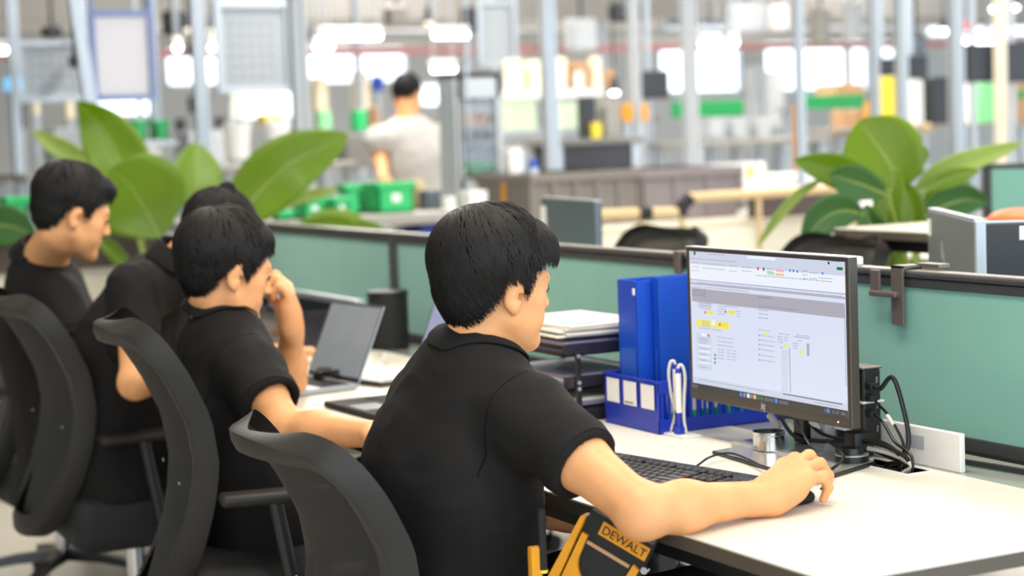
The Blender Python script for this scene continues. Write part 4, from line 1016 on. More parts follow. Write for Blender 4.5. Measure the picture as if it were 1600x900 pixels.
# ---------------------------------------------------------------- chairs
def make_chair(name, label, group):
    o = empty(name, (0, 0, 0), label, 'chair', group)
    # back loop: half width and height, profile leans
    def yb(z): return np.interp(z, [.34, .40, .46, .52, .60, .68, .77, .86, .92, .98], [-.315, -.295, -.275, -.258, -.240, -.232, -.246, -.288, -.325, -.368])
    loop = []
    HW = [(.0, .345), (.07, .347), (.125, .362), (.172, .41), (.205, .51), (.226, .66), (.232, .76), (.236, .85), (.232, .915), (.212, .952), (.16, .968), (.08, .974)]
    pts = [(x, z) for x, z in HW]+[(0, .976)]+[(-x, z) for x, z in HW[::-1][:-1]]
    n = len(pts); cl = []
    for i in range(n):
        for k in range(4):
            t = k/4; a_, b_, c_, d_ = (np.array(pts[(i+j) % n]) for j in (-1, 0, 1, 2))
            p = .5*((2*b_)+(-a_+c_)*t+(2*a_-5*b_+4*c_-d_)*t*t+(-a_+3*b_-3*c_+d_)*t**3)
            x, z = p; cl.append((x, float(yb(z))+.10*(abs(x)/.236)**2*.55, z))
    N = len(cl); b = MB(); C = np.array(cl); cen = np.array((0, 0, .72)); rings = []
    for i in range(N):
        t = unit(C[(i+1) % N]-C[i-1]); inn = np.array((0-C[i][0], 0, (np.clip(C[i][2], .60, .88))-C[i][2])); inn = unit(inn-t*(inn@t)); bk = np.cross(t, inn)
        bk = bk if bk[1] < 0 else -bk
        wi = .052 if C[i][2] < .88 else .034; sd_ = .034*min(1, abs(C[i][0])/.15)+.006
        pr = [(-.006, .004), (-.002, .012), (wi*.5, .014), (wi, .008), (wi, .001), (wi*.5, .002), (-.004, -.010), (-.009, -sd_)]
        rings.append([b.bm.verts.new(tuple(C[i]+inn*u_+bk*v_)) for u_, v_ in pr])
    for i in range(N):
        A_, B2 = rings[i], rings[(i+1) % N]
        for j in range(8): b.bm.faces.new((A_[j], A_[(j+1) % 8], B2[(j+1) % 8], B2[j]))
    fr = b.build('back_frame', MT['chair'], o, ang=50, world=False)
    # mesh stretched in the loop
    b = MB(); K = 12; rr = []
    zs_ = np.linspace(.372, .955, 24)
    def hw(z): return np.interp(z, [.345, .362, .41, .51, .66, .76, .85, .915, .952, .968], [.06, .125, .172, .205, .226, .232, .236, .232, .212, .16])-.010
    for z in zs_:
        w_ = hw(z); rr.append([b.bm.verts.new((w_*(2*j/K-1), float(yb(z))+.055*(abs(w_*(2*j/K-1))/.236)**2+.006, z)) for j in range(K+1)])
    for i in range(len(rr)-1):
        for j in range(K): b.bm.faces.new((rr[i][j], rr[i][j+1], rr[i+1][j+1], rr[i+1][j]))
    b.build('mesh_back', MT['mesh'], o, True, world=False)
    for s in (-1, 1):
        b = MB(); b.box((s*.188-.009, -.226, .640), (s*.188+.009, -.2245, .6445)); b.build('frame_mark', MT['alu'], fr, world=False)
    b = MB(); b.tube([(0, -.300, .37), (0, -.265, .36), (0, -.16, .36), (0, -.05, .365)], .026, 10, smooth=6); b.box((-.11, -.16, .345), (.11, .08, .385), .01); b.build('back_support', MT['black'], o, ang=40, world=False)
    b = MB(); b.box((-.245, -.215, .30), (.245, .255, .455), .045, 4); b.build('seat', MT['softblack'], o, ang=50, world=False)
    b = MB(); b.box((-.03, -.2165, .415), (.03, -.2145, .424)); b.build('seat_tag', MT['orange'], o, world=False)
    for s in (-1, 1):
        b = MB(); b.tube([(s*.16, .02, .375), (s*.27, .01, .375), (s*.285, 0, .42), (s*.285, -.03, .60)], .017, 10, smooth=5); ar = b.build('armrest_post', MT['black'], o, True, world=False)
        b = MB(); b.box((s*.285-.040, -.15, .60), (s*.285+.040, .10, .625), .011, 3); b.build('armrest_pad', MT['chair'], o, ang=50, world=False)
    b = MB(); b.cyl((0, 0, .10), (0, 0, .36), .026, n=16); b.build('gas_column', MT['chrome'], o, ang=40, world=False)
    for i in range(5):
        a = math.radians(90+72*i+18); d = (math.cos(a), math.sin(a))
        b = MB(); b.sweep([(0, 0, .11), (d[0]*.15, d[1]*.15, .105), (d[0]*.29, d[1]*.29, .085)], [(-.022, -.014), (.022, -.014), (.016, .014), (-.016, .014)], scale=[1.2, 1, .7]); lg = b.build('base_arm', MT['black'], o, world=False)
        b = MB(); x, y = d[0]*.285, d[1]*.285
        for s in (-1, 1): b.cyl((x-d[1]*.010*s, y+d[0]*.010*s, .028), (x-d[1]*.024*s, y+d[0]*.024*s, .028), .028, n=16)
        b.cyl((x, y, .028), (x, y, .085), .008, n=8); b.build('castor', MT['softblack'], lg, world=False)
    return o
def copy_tree(o, parent=None):
    c = o.copy(); COL.objects.link(c)
    if parent is not None: c.parent = parent
    for ch in [q for q in bpy.data.objects if q.parent == o]: copy_tree(ch, c)
    return c
SPOTS = [  # x, y, turn, label
    (-.865, -.215, -3, 'black mesh-back office chair in the foreground, carrying the nearest person'),
    (-1.86, -.185, -11, 'second black mesh-back office chair from the right, under the chin-resting person'),
    (-2.97, -.20, -2, 'third black mesh-back office chair from the right, at the left photo edge'),
    (-3.72, -.22, 3, 'farthest black mesh-back office chair in the row of seated people, mostly hidden'),
    (-3.33, 1.55, 182, 'dark chair back showing above the partition rail between the two monitors'),
    (-2.38, 1.55, 178, 'dark chair back showing above the partition rail right behind the spreadsheet monitor')]
ch0 = make_chair('office_chair', SPOTS[0][3], 'mesh-back office chairs')
for i, (x, y, a, lb) in enumerate(SPOTS):
    o = ch0 if i == 0 else copy_tree(ch0)
    o.location = (x, y, 0); o.scale = ((.98, .86, 1.04, .92, 1, 1)[i], 1, (.915, 1.03, 1.02, 1, 1.06, 1.06)[i]); o.rotation_euler = (0, 0, math.radians(a)); o['label'] = lb

# ---------------------------------------------------------------- the people at the desks
def hframe(fwd, back=(0, 0, 1)):
    return frame_of(fwd, back)
HAIR1 = dict(line=[(-.13, -.098), (-.10, -.100), (-.075, -.086), (-.052, -.048), (-.036, -.014), (-.026, .016), (.000, .022), (.010, .008), (.019, -.010), (.026, .004), (.034, .030), (.046, .046), (.070, .056), (.105, .058), (.13, .06)],
             c=(0, -.010, .032), r=(.095, .120, .130), lumps=[((0, -.035, .058), (.099, .104, .098)), ((0, .042, .070), (.081, .073, .070))], n=5200, seed=4, whorl=(-.30, -.50, .80), h=.0035)
elb = PZ(1005, 800, .785); wr = PZ(1196, 776, .772)
B1 = dict(base=(-.83, -.20, 0), face=((-.05, .985, -.12), (.02, .12, 1)), head=P(775, 453, 3.27), hsc=.965, c7=(-.792, -.190, .994),
          spine=[(-.86, -.19, .50), (-.85, -.22, .64), (-.82, -.220, .79), (-.80, -.195, .905)], hem=.44, wd=1.06,
          arms=[dict(s=(-.615, -.165, .905), e=elb, w=wr, hand=(hframe((-.30, .95, .20), (.10, -.10, 1)), MOUSE_POSE, 1), cuff=.50, r0=.068, r1=.066),
                dict(s=(-.975, -.185, .905), e=(-1.08, -.13, .69), w=(-.96, .08, .655), hand=(hframe((.35, .93, -.1), (0, .05, 1)), FLAT_POSE, -1), cuff=.50)],
          legs=[dict(k=(-.70, .22, .52), a=(-.70, .22, .085)), dict(k=(-.98, .22, .52), a=(-.98, .18, .085))], hair=HAIR1, h=.0035, seed=3, hand_sc=1.06)
p1 = person('nearest person in a black polo shirt, seen from behind, hand on the mouse', B1, h=.0036)

# the mouse under his hand
mo = wr+np.array((-.056, .090, 0)); mo[2] = DZ
o = empty('computer_mouse', mo, 'dark computer mouse under the right hand of the nearest person', 'mouse')
b = MB(); b.ell((mo[0], mo[1], DZ+.008), (.028, .050, .019), 24); 
bmesh.ops.bisect_plane(b.bm, geom=b.bm.verts[:]+b.bm.edges[:]+b.bm.faces[:], plane_co=(0, 0, DZ+.001), plane_no=(0, 0, -1), clear_outer=True)
b.build('mouse_shell', MT['softblack'], o, True)
b = MB(); b.cyl((mo[0]-.004, mo[1]+.03, DZ+.026), (mo[0]+.004, mo[1]+.03, DZ+.026), .006, n=12); b.build('scroll_wheel', MT['grey'], o)

HAIR3 = dict(line=[(-.13, -.100), (-.10, -.102), (-.07, -.088), (-.045, -.048), (-.030, -.010), (-.018, .016), (.004, .018), (.016, .000), (.026, -.012), (.034, .004), (.050, .030), (.075, .060), (.105, .070), (.13, .075)],
             c=(0, -.012, .032), r=(.090, .114, .124), lumps=[((0, -.04, .05), (.092, .095, .095)), ((0, .034, .080), (.070, .060, .052))], n=3200, seed=8, whorl=(-.1, -.55, .8), h=.0045, w=.0014)
elb3 = np.array((-1.66, -.20, .775)); 
B3_ = dict(base=(-2.05, -.25, 0), face=((-.02, .96, -.27), (.0, .27, .96)), head=P(354, 427, 4.36), hsc=1.04, c7=(-2.065, -.228, .993),
          spine=[(-2.01, -.17, .52), (-2.02, -.20, .65), (-2.04, -.215, .78), (-2.05, -.215, .885)], hem=.44,
          arms=[dict(s=(-1.87, -.215, .872), e=PZ(448, 668, .765), w=PZ(600, 680, .775), hand=(hframe((-.35, .93, 0), (.1, .1, 1)), FLAT_POSE, 1), cuff=.58, r0=.074, r1=.070),
                dict(s=(-2.23, -.15, .875), e=PZ(452, 594, .782), w=P(456, 512, 4.60), hand=(hframe((0, -.16, .98), (.22, .96, .12)), FIST_POSE, -1), cuff=.5)],
          legs=[dict(k=(-1.92, .22, .52), a=(-1.92, .20, .085)), dict(k=(-2.18, .22, .52), a=(-2.18, .20, .085))], hair=HAIR3, seed=13, hs=.007, hand_sc=1.12)
p3 = person('person in a black polo shirt resting the chin on a raised fist', B3_, 'skin', .005)

HAIR2 = dict(line=[(-.13, -.055), (-.10, -.060), (-.07, -.050), (-.045, -.025), (-.03, .004), (-.018, .020), (.004, .022), (.016, .006), (.03, .000), (.05, .035), (.08, .065), (.13, .08)],
             c=(0, -.010, .038), r=(.084, .106, .104), lumps=[((0, -.055, .125), (.020, .022, .022))], n=2200, seed=9, h=.005, w=.0016, swirl=.4)
B2 = dict(base=(-2.78, -.15, 0), face=((-.12, .72, -.66), (0, .68, .73)), head=P(333, 372, 5.02), hsc=1.02, c7=P(276, 408, 5.0), wd=1.12, tilt=-.15,
          spine=[(-2.92, -.23, .50), (-2.92, -.24, .64), (-2.90, -.205, .80), (-2.87, -.15, .93)], hem=.44,
          arms=[dict(s=P(214, 455, 4.93), e=P(212, 598, 4.80), w=(-2.72, .09, .775), hand=(hframe((-.2, .97, -.05), (0, .1, 1)), FLAT_POSE, 1), cuff=.60, r1=.064),
                dict(s=(-3.03, -.03, .93), e=(-3.10, .03, .785), w=(-2.98, .22, .775), hand=(hframe((.1, .97, 0), (0, .1, 1)), FLAT_POSE, -1), cuff=.5)],
          legs=[dict(k=(-2.80, .22, .52), a=(-2.80, .20, .085)), dict(k=(-3.05, .22, .52), a=(-3.05, .20, .085))], hair=HAIR2, seed=21, hs=.008)
p2 = person('person in a black polo shirt bending far down behind the chin-resting one', B2, 'skin', .006)

HAIR0 = dict(line=[(-.13, -.088), (-.10, -.090), (-.07, -.076), (-.045, -.035), (-.028, .005), (-.016, .022), (.004, .022), (.016, .004), (.026, -.016), (.034, .004), (.048, .040), (.075, .062), (.105, .070), (.13, .075)],
             c=(0, -.012, .034), r=(.088, .112, .118), lumps=[((0, .042, .090), (.062, .058, .042)), ((0, -.04, .06), (.090, .090, .088))], n=2400, seed=12, h=.005, w=.0016)
B0 = dict(base=(-3.4, -.25, 0), face=((.04, .93, -.32), (0, .32, .95)), head=P(113, 338, 5.30), hsc=1.04, c7=(-3.36, -.335, 1.075), tilt=.12, wd=1.12,
          spine=[(-3.34, -.27, .52), (-3.35, -.29, .66), (-3.36, -.31, .82), (-3.36, -.32, .95)], hem=.44,
          arms=[dict(s=(-3.17, -.33, .955), e=P(128, 560, 5.2), w=(-3.12, .06, .79), hand=(hframe((-.2, .97, -.05), (0, .1, 1)), FLAT_POSE, 1), cuff=.80, r0=.072, r1=.066),
                dict(s=(-3.54, -.29, .95), e=(-3.62, -.09, .80), w=(-3.5, .12, .79), hand=(hframe((.15, .97, 0), (0, .1, 1)), FLAT_POSE, -1), cuff=.5)],
          legs=[dict(k=(-3.26, .22, .52), a=(-3.26, .20, .085)), dict(k=(-3.52, .22, .52), a=(-3.52, .20, .085))], hair=HAIR0, seed=31, hs=.008)
p0 = person('person in a black polo shirt at the far left, in profile looking down', B0, 'skin', .006)

# tool pouch hanging under the near desk, beside the nearest person
def pouch(c, label, ang, sc=1., word=True):
    c = np.array(c, float); A = Matrix.Rotation(ang[1], 3, 'Z') @ Matrix.Rotation(ang[0], 3, 'Y')
    o = empty('tool_pouch', c, label, 'tool pouch')
    L = lambda p: tuple(c+np.array(A @ Vector(np.array(p)*sc)))
    # local: x right across the face, z up, face towards -y
    def prism(poly, y0, y1, name, m, par=o):
        b = MB(); f = [b.bm.verts.new(L((x, y0, z))) for x, z in poly]; k = [b.bm.verts.new(L((x, y1, z))) for x, z in poly]
        b.bm.faces.new(f); b.bm.faces.new(k[::-1]); n = len(poly)
        for i in range(n): b.bm.faces.new((f[i], f[(i+1) % n], k[(i+1) % n], k[i]))
        return b.build(name, MT[m], par)
    prism([(-.075, -.16), (.065, -.16), (.085, -.02), (.085, .10), (-.085, .10), (-.085, -.02)], 0, .045, 'pouch_back', 'softblack')
    U = [(.062*math.cos(t), -.010+.062*math.sin(t)) for t in [math.pi+math.pi*i/14 for i in range(15)]]
    prism([(-.080, .04), (-.078, -.155), (.070, -.155), (.084, .03), (.066, .035)]+[(x, z) for x, z in U[::-1]]+[(-.064, .04)], -.010, 0, 'front_pocket', 'yellow')
    prism([(-.100, .075), (-.088, .080), (-.082, -.15), (-.110, -.15)], -.014, .03, 'side_strap', 'yellow')
    prism([(-.060, .028), (.058, .028), (.058, .020), (-.060, .020)], -.006, 0, 'piping', 'carton')
    pr = prism([(-.045, .055), (.085, .055), (.085, .090), (-.045, .090)], -.004, 0, 'name_patch', 'yellow')
    if word:
        R_ = np.array(A)@np.array(RY); text('DEWALT', .030*sc, MT['softblack'], pr, L((-.040, -.005, .062)), R_, 'patch_lettering')
    b = MB(); b.cyl(L((.095, -.006, .035)), L((.095, .012, .035)), .006); b.build('rivet', MT['chrome'], o)
    return o
pc = P(928, 872, 3.02)
pouch(pc+np.array((0, .02, -.01)), 'black and yellow tool pouch hanging in the dark under the near desk', (math.radians(28), math.radians(40)), .68)
s_ = P(836, 880, 3.05)
b = MB(); b.box((s_[0]-.008, s_[1]-.01, s_[2]-.12), (s_[0]+.008, s_[1]+.01, s_[2]+.028), .003); tag(b.build('tool_strap', MT['yellow']), 'narrow orange-yellow strap hanging beside the waist of the nearest person', 'strap')
s_ = P(849, 889, 3.05); b = MB(); b.cyl((s_[0], s_[1], s_[2]-.003), (s_[0], s_[1], s_[2]+.10), .007, n=10); o = tag(b.build('screwdriver', MT['softblack']), 'dark screwdriver with a yellow tip hanging beside the tool pouch', 'screwdriver')
b = MB(); b.cyl((s_[0], s_[1], s_[2]-.006), (s_[0], s_[1], s_[2]-.001), .0075, n=10); b.build('yellow_tip', MT['brightyellow'], o)
# yellow thing between the two men on the left
q = P(133, 572, 5.6); o = empty('spray_bottle', q, 'yellow bottle with a white cap between the two people on the left', 'bottle')
b = MB(); b.cyl((q[0], q[1], q[2]-.14), (q[0], q[1], q[2]-.02), .042, n=20); b.cyl((q[0], q[1], q[2]-.02), (q[0], q[1], q[2]+.13), .042, .034, n=20); b.build('bottle_body', mat('warm_yellow_plastic', s2l(246, 190, 10), .4), o, ang=40)
b = MB(); b.cyl((q[0], q[1], q[2]+.13), (q[0], q[1], q[2]+.15), .030, n=16); b.build('bottle_neck', MT['softblack'], o, ang=40)
b = MB(); b.cyl((q[0], q[1], q[2]+.15), (q[0], q[1], q[2]+.20), .030, n=16); b.build('bottle_cap', MT['white'], o, ang=40)

# ---------------------------------------------------------------- beyond the partition: facing desks, monitors, plants
desk(-4.95, -.2, .90, 1.56, 'white office desk on the far side of the teal partition', name='facing_desk')
def back_monitor(a, b_, z0, z1, label, m, stand=True, lab=False, name='computer_monitor'):
    a = np.array(a[:2], float); b_ = np.array(b_[:2], float); c = (a+b_)/2; L = np.linalg.norm(b_-a); d = (b_-a)/L; n = np.array((d[1], -d[0]))
    o = empty(name, (c[0], c[1], DZ), label, 'monitor')
    q = MB(); q.slab(a, b_, z0, z1, .022, 1, .004); q.build('rear_casing', MT[m], o)
    q = MB(); a2 = a+n*-.022; q.slab(a2-d*0, b_+n*-.022, z0+.01, z1-.01, .002, 1, 0); q.build('screen', MT['darkback'], o)
    q = MB(); q.slab(a-n*.001, b_-n*.001, z1, z1+.004, .024, 1, 0); q.build('top_edge', MT['alu'], o)
    q = MB(); p = c+n*.020; q.cyl((p[0], p[1], DZ+.01), (p[0], p[1], z0+.16), .018, n=16); q.cyl((p[0], p[1], z0+.10), (c[0], c[1], z0+.10), .03, n=16); q.build('stand_column', MT['black'], o, ang=40)
    q = MB(); q.slab(c+n*.10-d*.12, c+n*.10+d*.12, DZ, DZ+.010, .20, 1, .004); q.build('stand_base', MT['black'], o)
    return o, a, b_, d, n
o, a, b_, d, n = back_monitor((-3.40, 1.38), (-2.87, 1.28), .86, 1.172, 'monitor seen from behind above the partition, just right of the nearest head', 'silver')
q = MB(); w = a+n*.003; q.slab(w+d*.005, w+d*.055, 1.06, 1.145, .002, 1, 0); q.build('sticker', MT['white'], o)
o, a, b_, d, n = back_monitor((-1.47, 1.42), (-.965, 1.12), .87, 1.168, 'silver-grey back of a monitor above the partition at the right', 'silver')
q = MB(); w = a+n*.002; q.slab(w+d*.01, w+d*.05, 1.105, 1.145, .002, 1, 0); q.build('sticker', MT['white'], o)
q = MB(); w = a+n*.0025; q.slab(w+d*.20, w+d*.212, 1.06, 1.10, .002, 1, 0); q.slab(w+d*.222, w+d*.234, 1.04, 1.08, .002, 1, 0); q.build('maker_mark', MT['alu'], o)
q = MB(); q.slab(b_, b_+d*.016, .87, 1.168, .024, 1, .003); q.build('side_edge', MT['alu'], o)
o, a, b_, d, n = back_monitor((-.945, 1.13), (-.60, 1.53), .87, 1.162, 'dark back of a monitor with a white label at the right edge of the photo', 'darkback')
t0 = PX(1578, 350, -.87)
q = MB(); w = a+n*.002; q.slab(w+d*.075, w+d*.145, 1.125, 1.155, .0015, 1, 0); lb = q.build('label_sticker', MT['white'], o)
q = MB(); w = a+n*.004
for i in range(3): q.slab(w+d*.108, w+d*(.138-.006*i), 1.148-i*.007, 1.1495-i*.007, .0006, 1, 0)
q.build('label_print', MT['grey'], lb)
# screen panel and orange thing at the far right
A_, B_2 = P(1549, 300, 6.9), P(1640, 300, 6.8); 
o = empty('partition_panel', (A_[0], A_[1], 0), 'teal partition panel with dark frame at the upper right edge of the photo', 'partition')
zt = P(1549, 256, 6.9)[2]; q = MB(); q.slab(A_, B_2, .80, zt-.02, .03); q.build('fabric_panel', MT['teal'], o)
q = MB(); q.slab(A_-unit(B_2-A_)*.03, B_2, zt-.02, zt, .036); q.slab(A_-unit(B_2-A_)*.035, A_, 0, zt, .036); q.build('panel_frame', MT['pframe'], o)
q3 = P(1590, 338, 5.6); o = empty('safety_helmet', q3, 'orange rounded object in front of the far right teal panel', 'helmet')
q = MB(); q.ell((q3[0], q3[1], q3[2]-.01), (.08, .10, .035), 20); q.build('helmet_shell', MT['orange'], o, True)
q = MB(); q.cyl((q3[0], q3[1], q3[2]-.022), (q3[0], q3[1], q3[2]-.012), .115, .10, n=24); q.build('helmet_brim', MT['orange'], o)
desk(q3[0]-.35, q3[0]+.6, q3[1]-.42, q3[1]+.14, 'white desk standing before the far right teal panel', name='side_desk', zt=float(q3[2]-.022))
# cream worktop strip right of the plant
cw = desk(-5.35, -4.4, 4.15, 5.6, 'white topped table behind the right plant, left of the silver monitor back', name='side_table')

# ---- plants
def leaf(pts, width, o, m='leaf', fold=.25, n=14, nrm=None, tip=1.0, base=.12, wob=.0, seed=0, stem=True, peak=.5):
    """pts: centre line in world space; width: full width in metres"""
    C = np.array(curve(pts, 8)); L = len(C); rg = random.Random(seed)
    ts = np.linspace(0, 1, L); wv = np.array([max(0., math.sin(math.pi*min(1, (t**(math.log(.5)/math.log(peak)))))**.75) for t in ts])*width/2
    nr = unit(CAM-C.mean(0)) if nrm is None else unit(nrm)
    b = MB(); rows = []
    for i in range(L):
        t = unit(C[min(i+1, L-1)]-C[max(i-1, 0)]); sd = unit(np.cross(t, nr)); up = np.cross(sd, t); r_ = []
        for j in range(-4, 5):
            u = j/4; w = wv[i]*u
            z = abs(u)**1.3*wv[i]*fold+wob*width*math.sin(i*.9+u*2+seed)*abs(u)
            r_.append(b.bm.verts.new(tuple(C[i]+sd*w+up*z)))
        rows.append(r_)
    for i in range(L-1):
        for j in range(8): b.bm.faces.new((rows[i][j], rows[i][j+1], rows[i+1][j+1], rows[i+1][j]))
    bmesh.ops.remove_doubles(b.bm, verts=b.bm.verts[:], dist=.0008)
    lf = b.build('leaf', MT[m], o, True); md = lf.modifiers.new('thick', 'SOLIDIFY'); md.thickness = .0012
    q = MB(); q.tube([c-nr*.0 for c in C[:-2]], .0045, 6, scale=[1.5, .4]); q.build('midrib', MT['leafp'], lf, True)
    return C[0]
def plant(label, base, pot_r, pot_h, ds, leaves, group=None):
    o = empty('potted_plant', base, label, 'plant', group); x, y, z = base
    q = MB(); q.cyl((x, y, z), (x, y, z+pot_h), pot_r*.8, pot_r, n=28); q.build('pot', MT['pot'], o, ang=40)
    q = MB(); q.cyl((x, y, z+pot_h), (x, y, z+pot_h+.01), pot_r*.92, n=28); q.build('soil', MT['soil'], o)
    top = np.array((x, y, z+pot_h))
    for i, (pts, w, m, kw) in enumerate(leaves):
        W_ = [P(p[0], p[1], p[2]*ds) for p in pts]; w = w*ds; kw = dict(kw); st = kw.pop('stalk', True)
        leaf(W_, w, o, m, seed=i, **kw)
        if st:
            s0 = W_[0]; a = 2.4*i; r_ = top+np.array((math.cos(a), math.sin(a), 0))*pot_r*.35; mid = (s0+r_)/2+np.array((0, 0, .08))
            q = MB(); q.tube([r_, mid*.5+r_*.5-[0, 0, .02], mid, s0], .011, 8, smooth=5, scale=[1.5, .55]); q.build('leaf_stalk', MT['leafp' if i % 3 == 0 else 'leaf'], o, True)
    return o
bl = P(250, 560, 7.3); bl[2] = 0
plant('large broad-leaved green plant standing behind the people on the left', bl, .26, .45, 1.04, [
    ([(205, 330, 7.1), (196, 290, 7.15), (182, 240, 7.2), (150, 190, 7.2), (121, 157, 7.1)], .235, 'leaf', dict(fold=.35, peak=.42)),
    ([(250, 372, 6.8), (228, 330, 6.8), (200, 288, 6.75), (172, 262, 6.7)], .36, 'leaf', dict(fold=.12, peak=.5)),
    ([(312, 330, 7.2), (308, 300, 7.2), (306, 262, 7.25), (304, 222, 7.3)], .20, 'leaf', dict(fold=.15)),
    ([(372, 345, 6.9), (405, 300, 6.9), (450, 258, 6.9), (500, 232, 6.95), (545, 210, 7.0)], .235, 'leaf', dict(fold=.25, peak=.38)),
    ([(160, 262, 7.5), (120, 244, 7.5), (84, 226, 7.5), (50, 203, 7.5)], .085, 'leafp', dict(fold=.3)),
    ([(215, 300, 7.4), (185, 272, 7.4), (150, 250, 7.4), (110, 240, 7.4)], .10, 'leafp', dict(fold=.3)),
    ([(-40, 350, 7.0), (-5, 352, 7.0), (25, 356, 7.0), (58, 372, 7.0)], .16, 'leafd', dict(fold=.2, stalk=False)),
    ([(205, 425, 7.0), (188, 405, 7.0), (168, 384, 7.0), (142, 368, 7.0)], .06, 'leaf', dict(fold=.4)),
    ([(420, 330, 7.4), (460, 312, 7.4), (500, 302, 7.4), (530, 296, 7.4)], .05, 'leafp', dict(fold=.3)),
])
b2 = P(560, 520, 8.3); b2[2] = 0
plant('low plant with arching pale leaves showing over the partition rail, centre left', b2, .20, .42, 1.26, [
    ([(600, 372, 6.6), (560, 352, 6.6), (520, 341, 6.6), (470, 345, 6.7)], .075, 'leafp', dict(fold=.3)),
    ([(590, 376, 6.5), (550, 358, 6.5), (510, 350, 6.5), (455, 356, 6.5)], .07, 'leaf', dict(fold=.3)),
    ([(612, 380, 6.4), (590, 362, 6.4), (566, 354, 6.4), (540, 352, 6.4)], .05, 'leaf', dict(fold=.3)),
])
br = P(1408, 520, 6.2); br[2] = 0
plant('large broad-leaved green plant above the monitor at the right', br, .25, .45, 1.0, [
    ([(1402, 300, 6.1), (1392, 262, 6.1), (1366, 222, 6.15), (1342, 188, 6.2)], .27, 'leaf', dict(fold=.18, peak=.5)),
    ([(1400, 290, 6.2), (1412, 262, 6.2), (1432, 244, 6.2), (1452, 240, 6.2)], .12, 'leaf', dict(fold=.15)),
    ([(1392, 300, 6.0), (1340, 278, 6.0), (1290, 262, 6.0), (1240, 250, 6.0)], .115, 'leaf', dict(fold=.35)),
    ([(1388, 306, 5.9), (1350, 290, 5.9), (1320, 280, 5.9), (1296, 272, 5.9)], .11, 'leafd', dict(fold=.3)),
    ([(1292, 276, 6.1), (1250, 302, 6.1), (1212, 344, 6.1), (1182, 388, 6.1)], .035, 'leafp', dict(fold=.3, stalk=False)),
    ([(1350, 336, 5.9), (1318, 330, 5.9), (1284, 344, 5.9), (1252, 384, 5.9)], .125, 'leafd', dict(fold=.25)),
    ([(1425, 300, 6.3), (1470, 268, 6.3), (1530, 246, 6.3), (1602, 222, 6.3)], .075, 'leafp', dict(fold=.35)),
    ([(1440, 302, 6.2), (1470, 285, 6.2), (1500, 274, 6.2), (1530, 266, 6.2)], .06, 'leaf', dict(fold=.3)),
    ([(1390, 390, 6.0), (1384, 350, 6.0), (1392, 300, 6.0), (1402, 262, 6.0)], .10, 'leaf', dict(fold=.4)),
    ([(1412, 390, 6.1), (1425, 350, 6.1), (1420, 310, 6.1), (1408, 280, 6.1)], .09, 'leaf', dict(fold=.4)),
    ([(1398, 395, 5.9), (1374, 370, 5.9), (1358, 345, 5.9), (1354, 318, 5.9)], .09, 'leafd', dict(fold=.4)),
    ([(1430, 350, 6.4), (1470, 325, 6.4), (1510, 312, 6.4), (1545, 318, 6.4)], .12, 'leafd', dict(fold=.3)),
    ([(1436, 330, 6.5), (1468, 306, 6.5), (1500, 300, 6.5), (1530, 306, 6.5)], .10, 'leaf', dict(fold=.3)),
])

# ---------------------------------------------------------------- the assembly hall behind
def R_(x0, y0, x1, y1, X):
    a = PX(x0, (y0+y1)/2, X); b = PX(x1, (y0+y1)/2, X); t = PX((x0+x1)/2, y0, X); u = PX((x0+x1)/2, y1, X)
    return a[1], u[2], b[1], t[2]
def adj(x0, x1, X, depth):   # boxes seen from the side: keep front face plus side face inside the span
    d = (CAM[0]-X)/.84; w = (x1-x0)/F_PX*d; depth = max(.04, min(depth, w*.9)); return x0+depth*.462*F_PX/d*.85, depth
def bench(label, x0, x1, y, X, depth, top='tabgrey', h=None, thick=.035, apron=None, body=None, name='workbench'):
    """bench whose near edge shows at y in the photo"""
    a = PX(x0, y, X); c = PX(x1, y, X); z = (a[2]+c[2])/2; y0, y1 = a[1], c[1]
    o = empty(name, (X-depth/2, (y0+y1)/2, 0), label, 'bench')
    MB().box((X-depth, y0, z-thick), (X, y1, z), .004).build('bench_top', MT[top], o)
    if apron: MB().box((X-.03, y0+.02, z-thick-apron[1]), (X-.005, y1-.02, z-thick)).build('apron', MT[apron[0]], o)
    if body: MB().box((X-depth+.05, y0+.04, .02), (X-.05, y1-.04, z-thick)).build('bench_body', MT[body], o)
    for yy in np.linspace(y0+.05, y1-.05, max(2, int((y1-y0)/1.6)+1)):
        for xx in (X-.06, X-depth+.06): MB().box((xx-.025, yy-.025, 0), (xx+.025, yy+.025, z-thick)).build('leg', MT['alu'], o)
    return o, z, y0, y1
def crate(label, x0, y0, x1, y1, X, z, depth=.4, m='green', group=None, card=True, name='crate', cat='crate'):
    x0, depth = adj(x0, x1, X, depth); r = R_(x0, y0, x1, y1, X); a, b_ = r[0], r[2]; H = r[3]-r[1]; t = .012
    o = empty(name, (X-depth/2, (a+b_)/2, z), label, cat, group)
    b = MB(); b.box((X-depth, a, z), (X, b_, z+t)); b.box((X-t, a, z), (X, b_, z+H), .003); b.box((X-depth, a, z), (X-depth+t, b_, z+H), .003)
    b.box((X-depth, a, z), (X, a+t, z+H), .003); b.box((X-depth, b_-t, z), (X, b_, z+H), .003)
    b.build('crate_body', MT[m], o)
    b = MB(); k = .018
    for lo, hi in (((X-k, a-k/2), (X+k/2, b_+k/2)), ((X-depth-k/2, a-k/2), (X-depth+k, b_+k/2)), ((X-depth, a-k/2), (X, a+k)), ((X-depth, b_-k), (X, b_+k/2))): b.box((*lo, z+H-.03), (*hi, z+H), .003)
    b.build('rim', MT[m], o)
    if card:
        w = (b_-a); b = MB(); b.box((X+.001, a+w*.36, z+H*.36), (X+.004, a+w*.62, z+H*.62), .001); b.build('label_card', MT['white'], o)
    return o
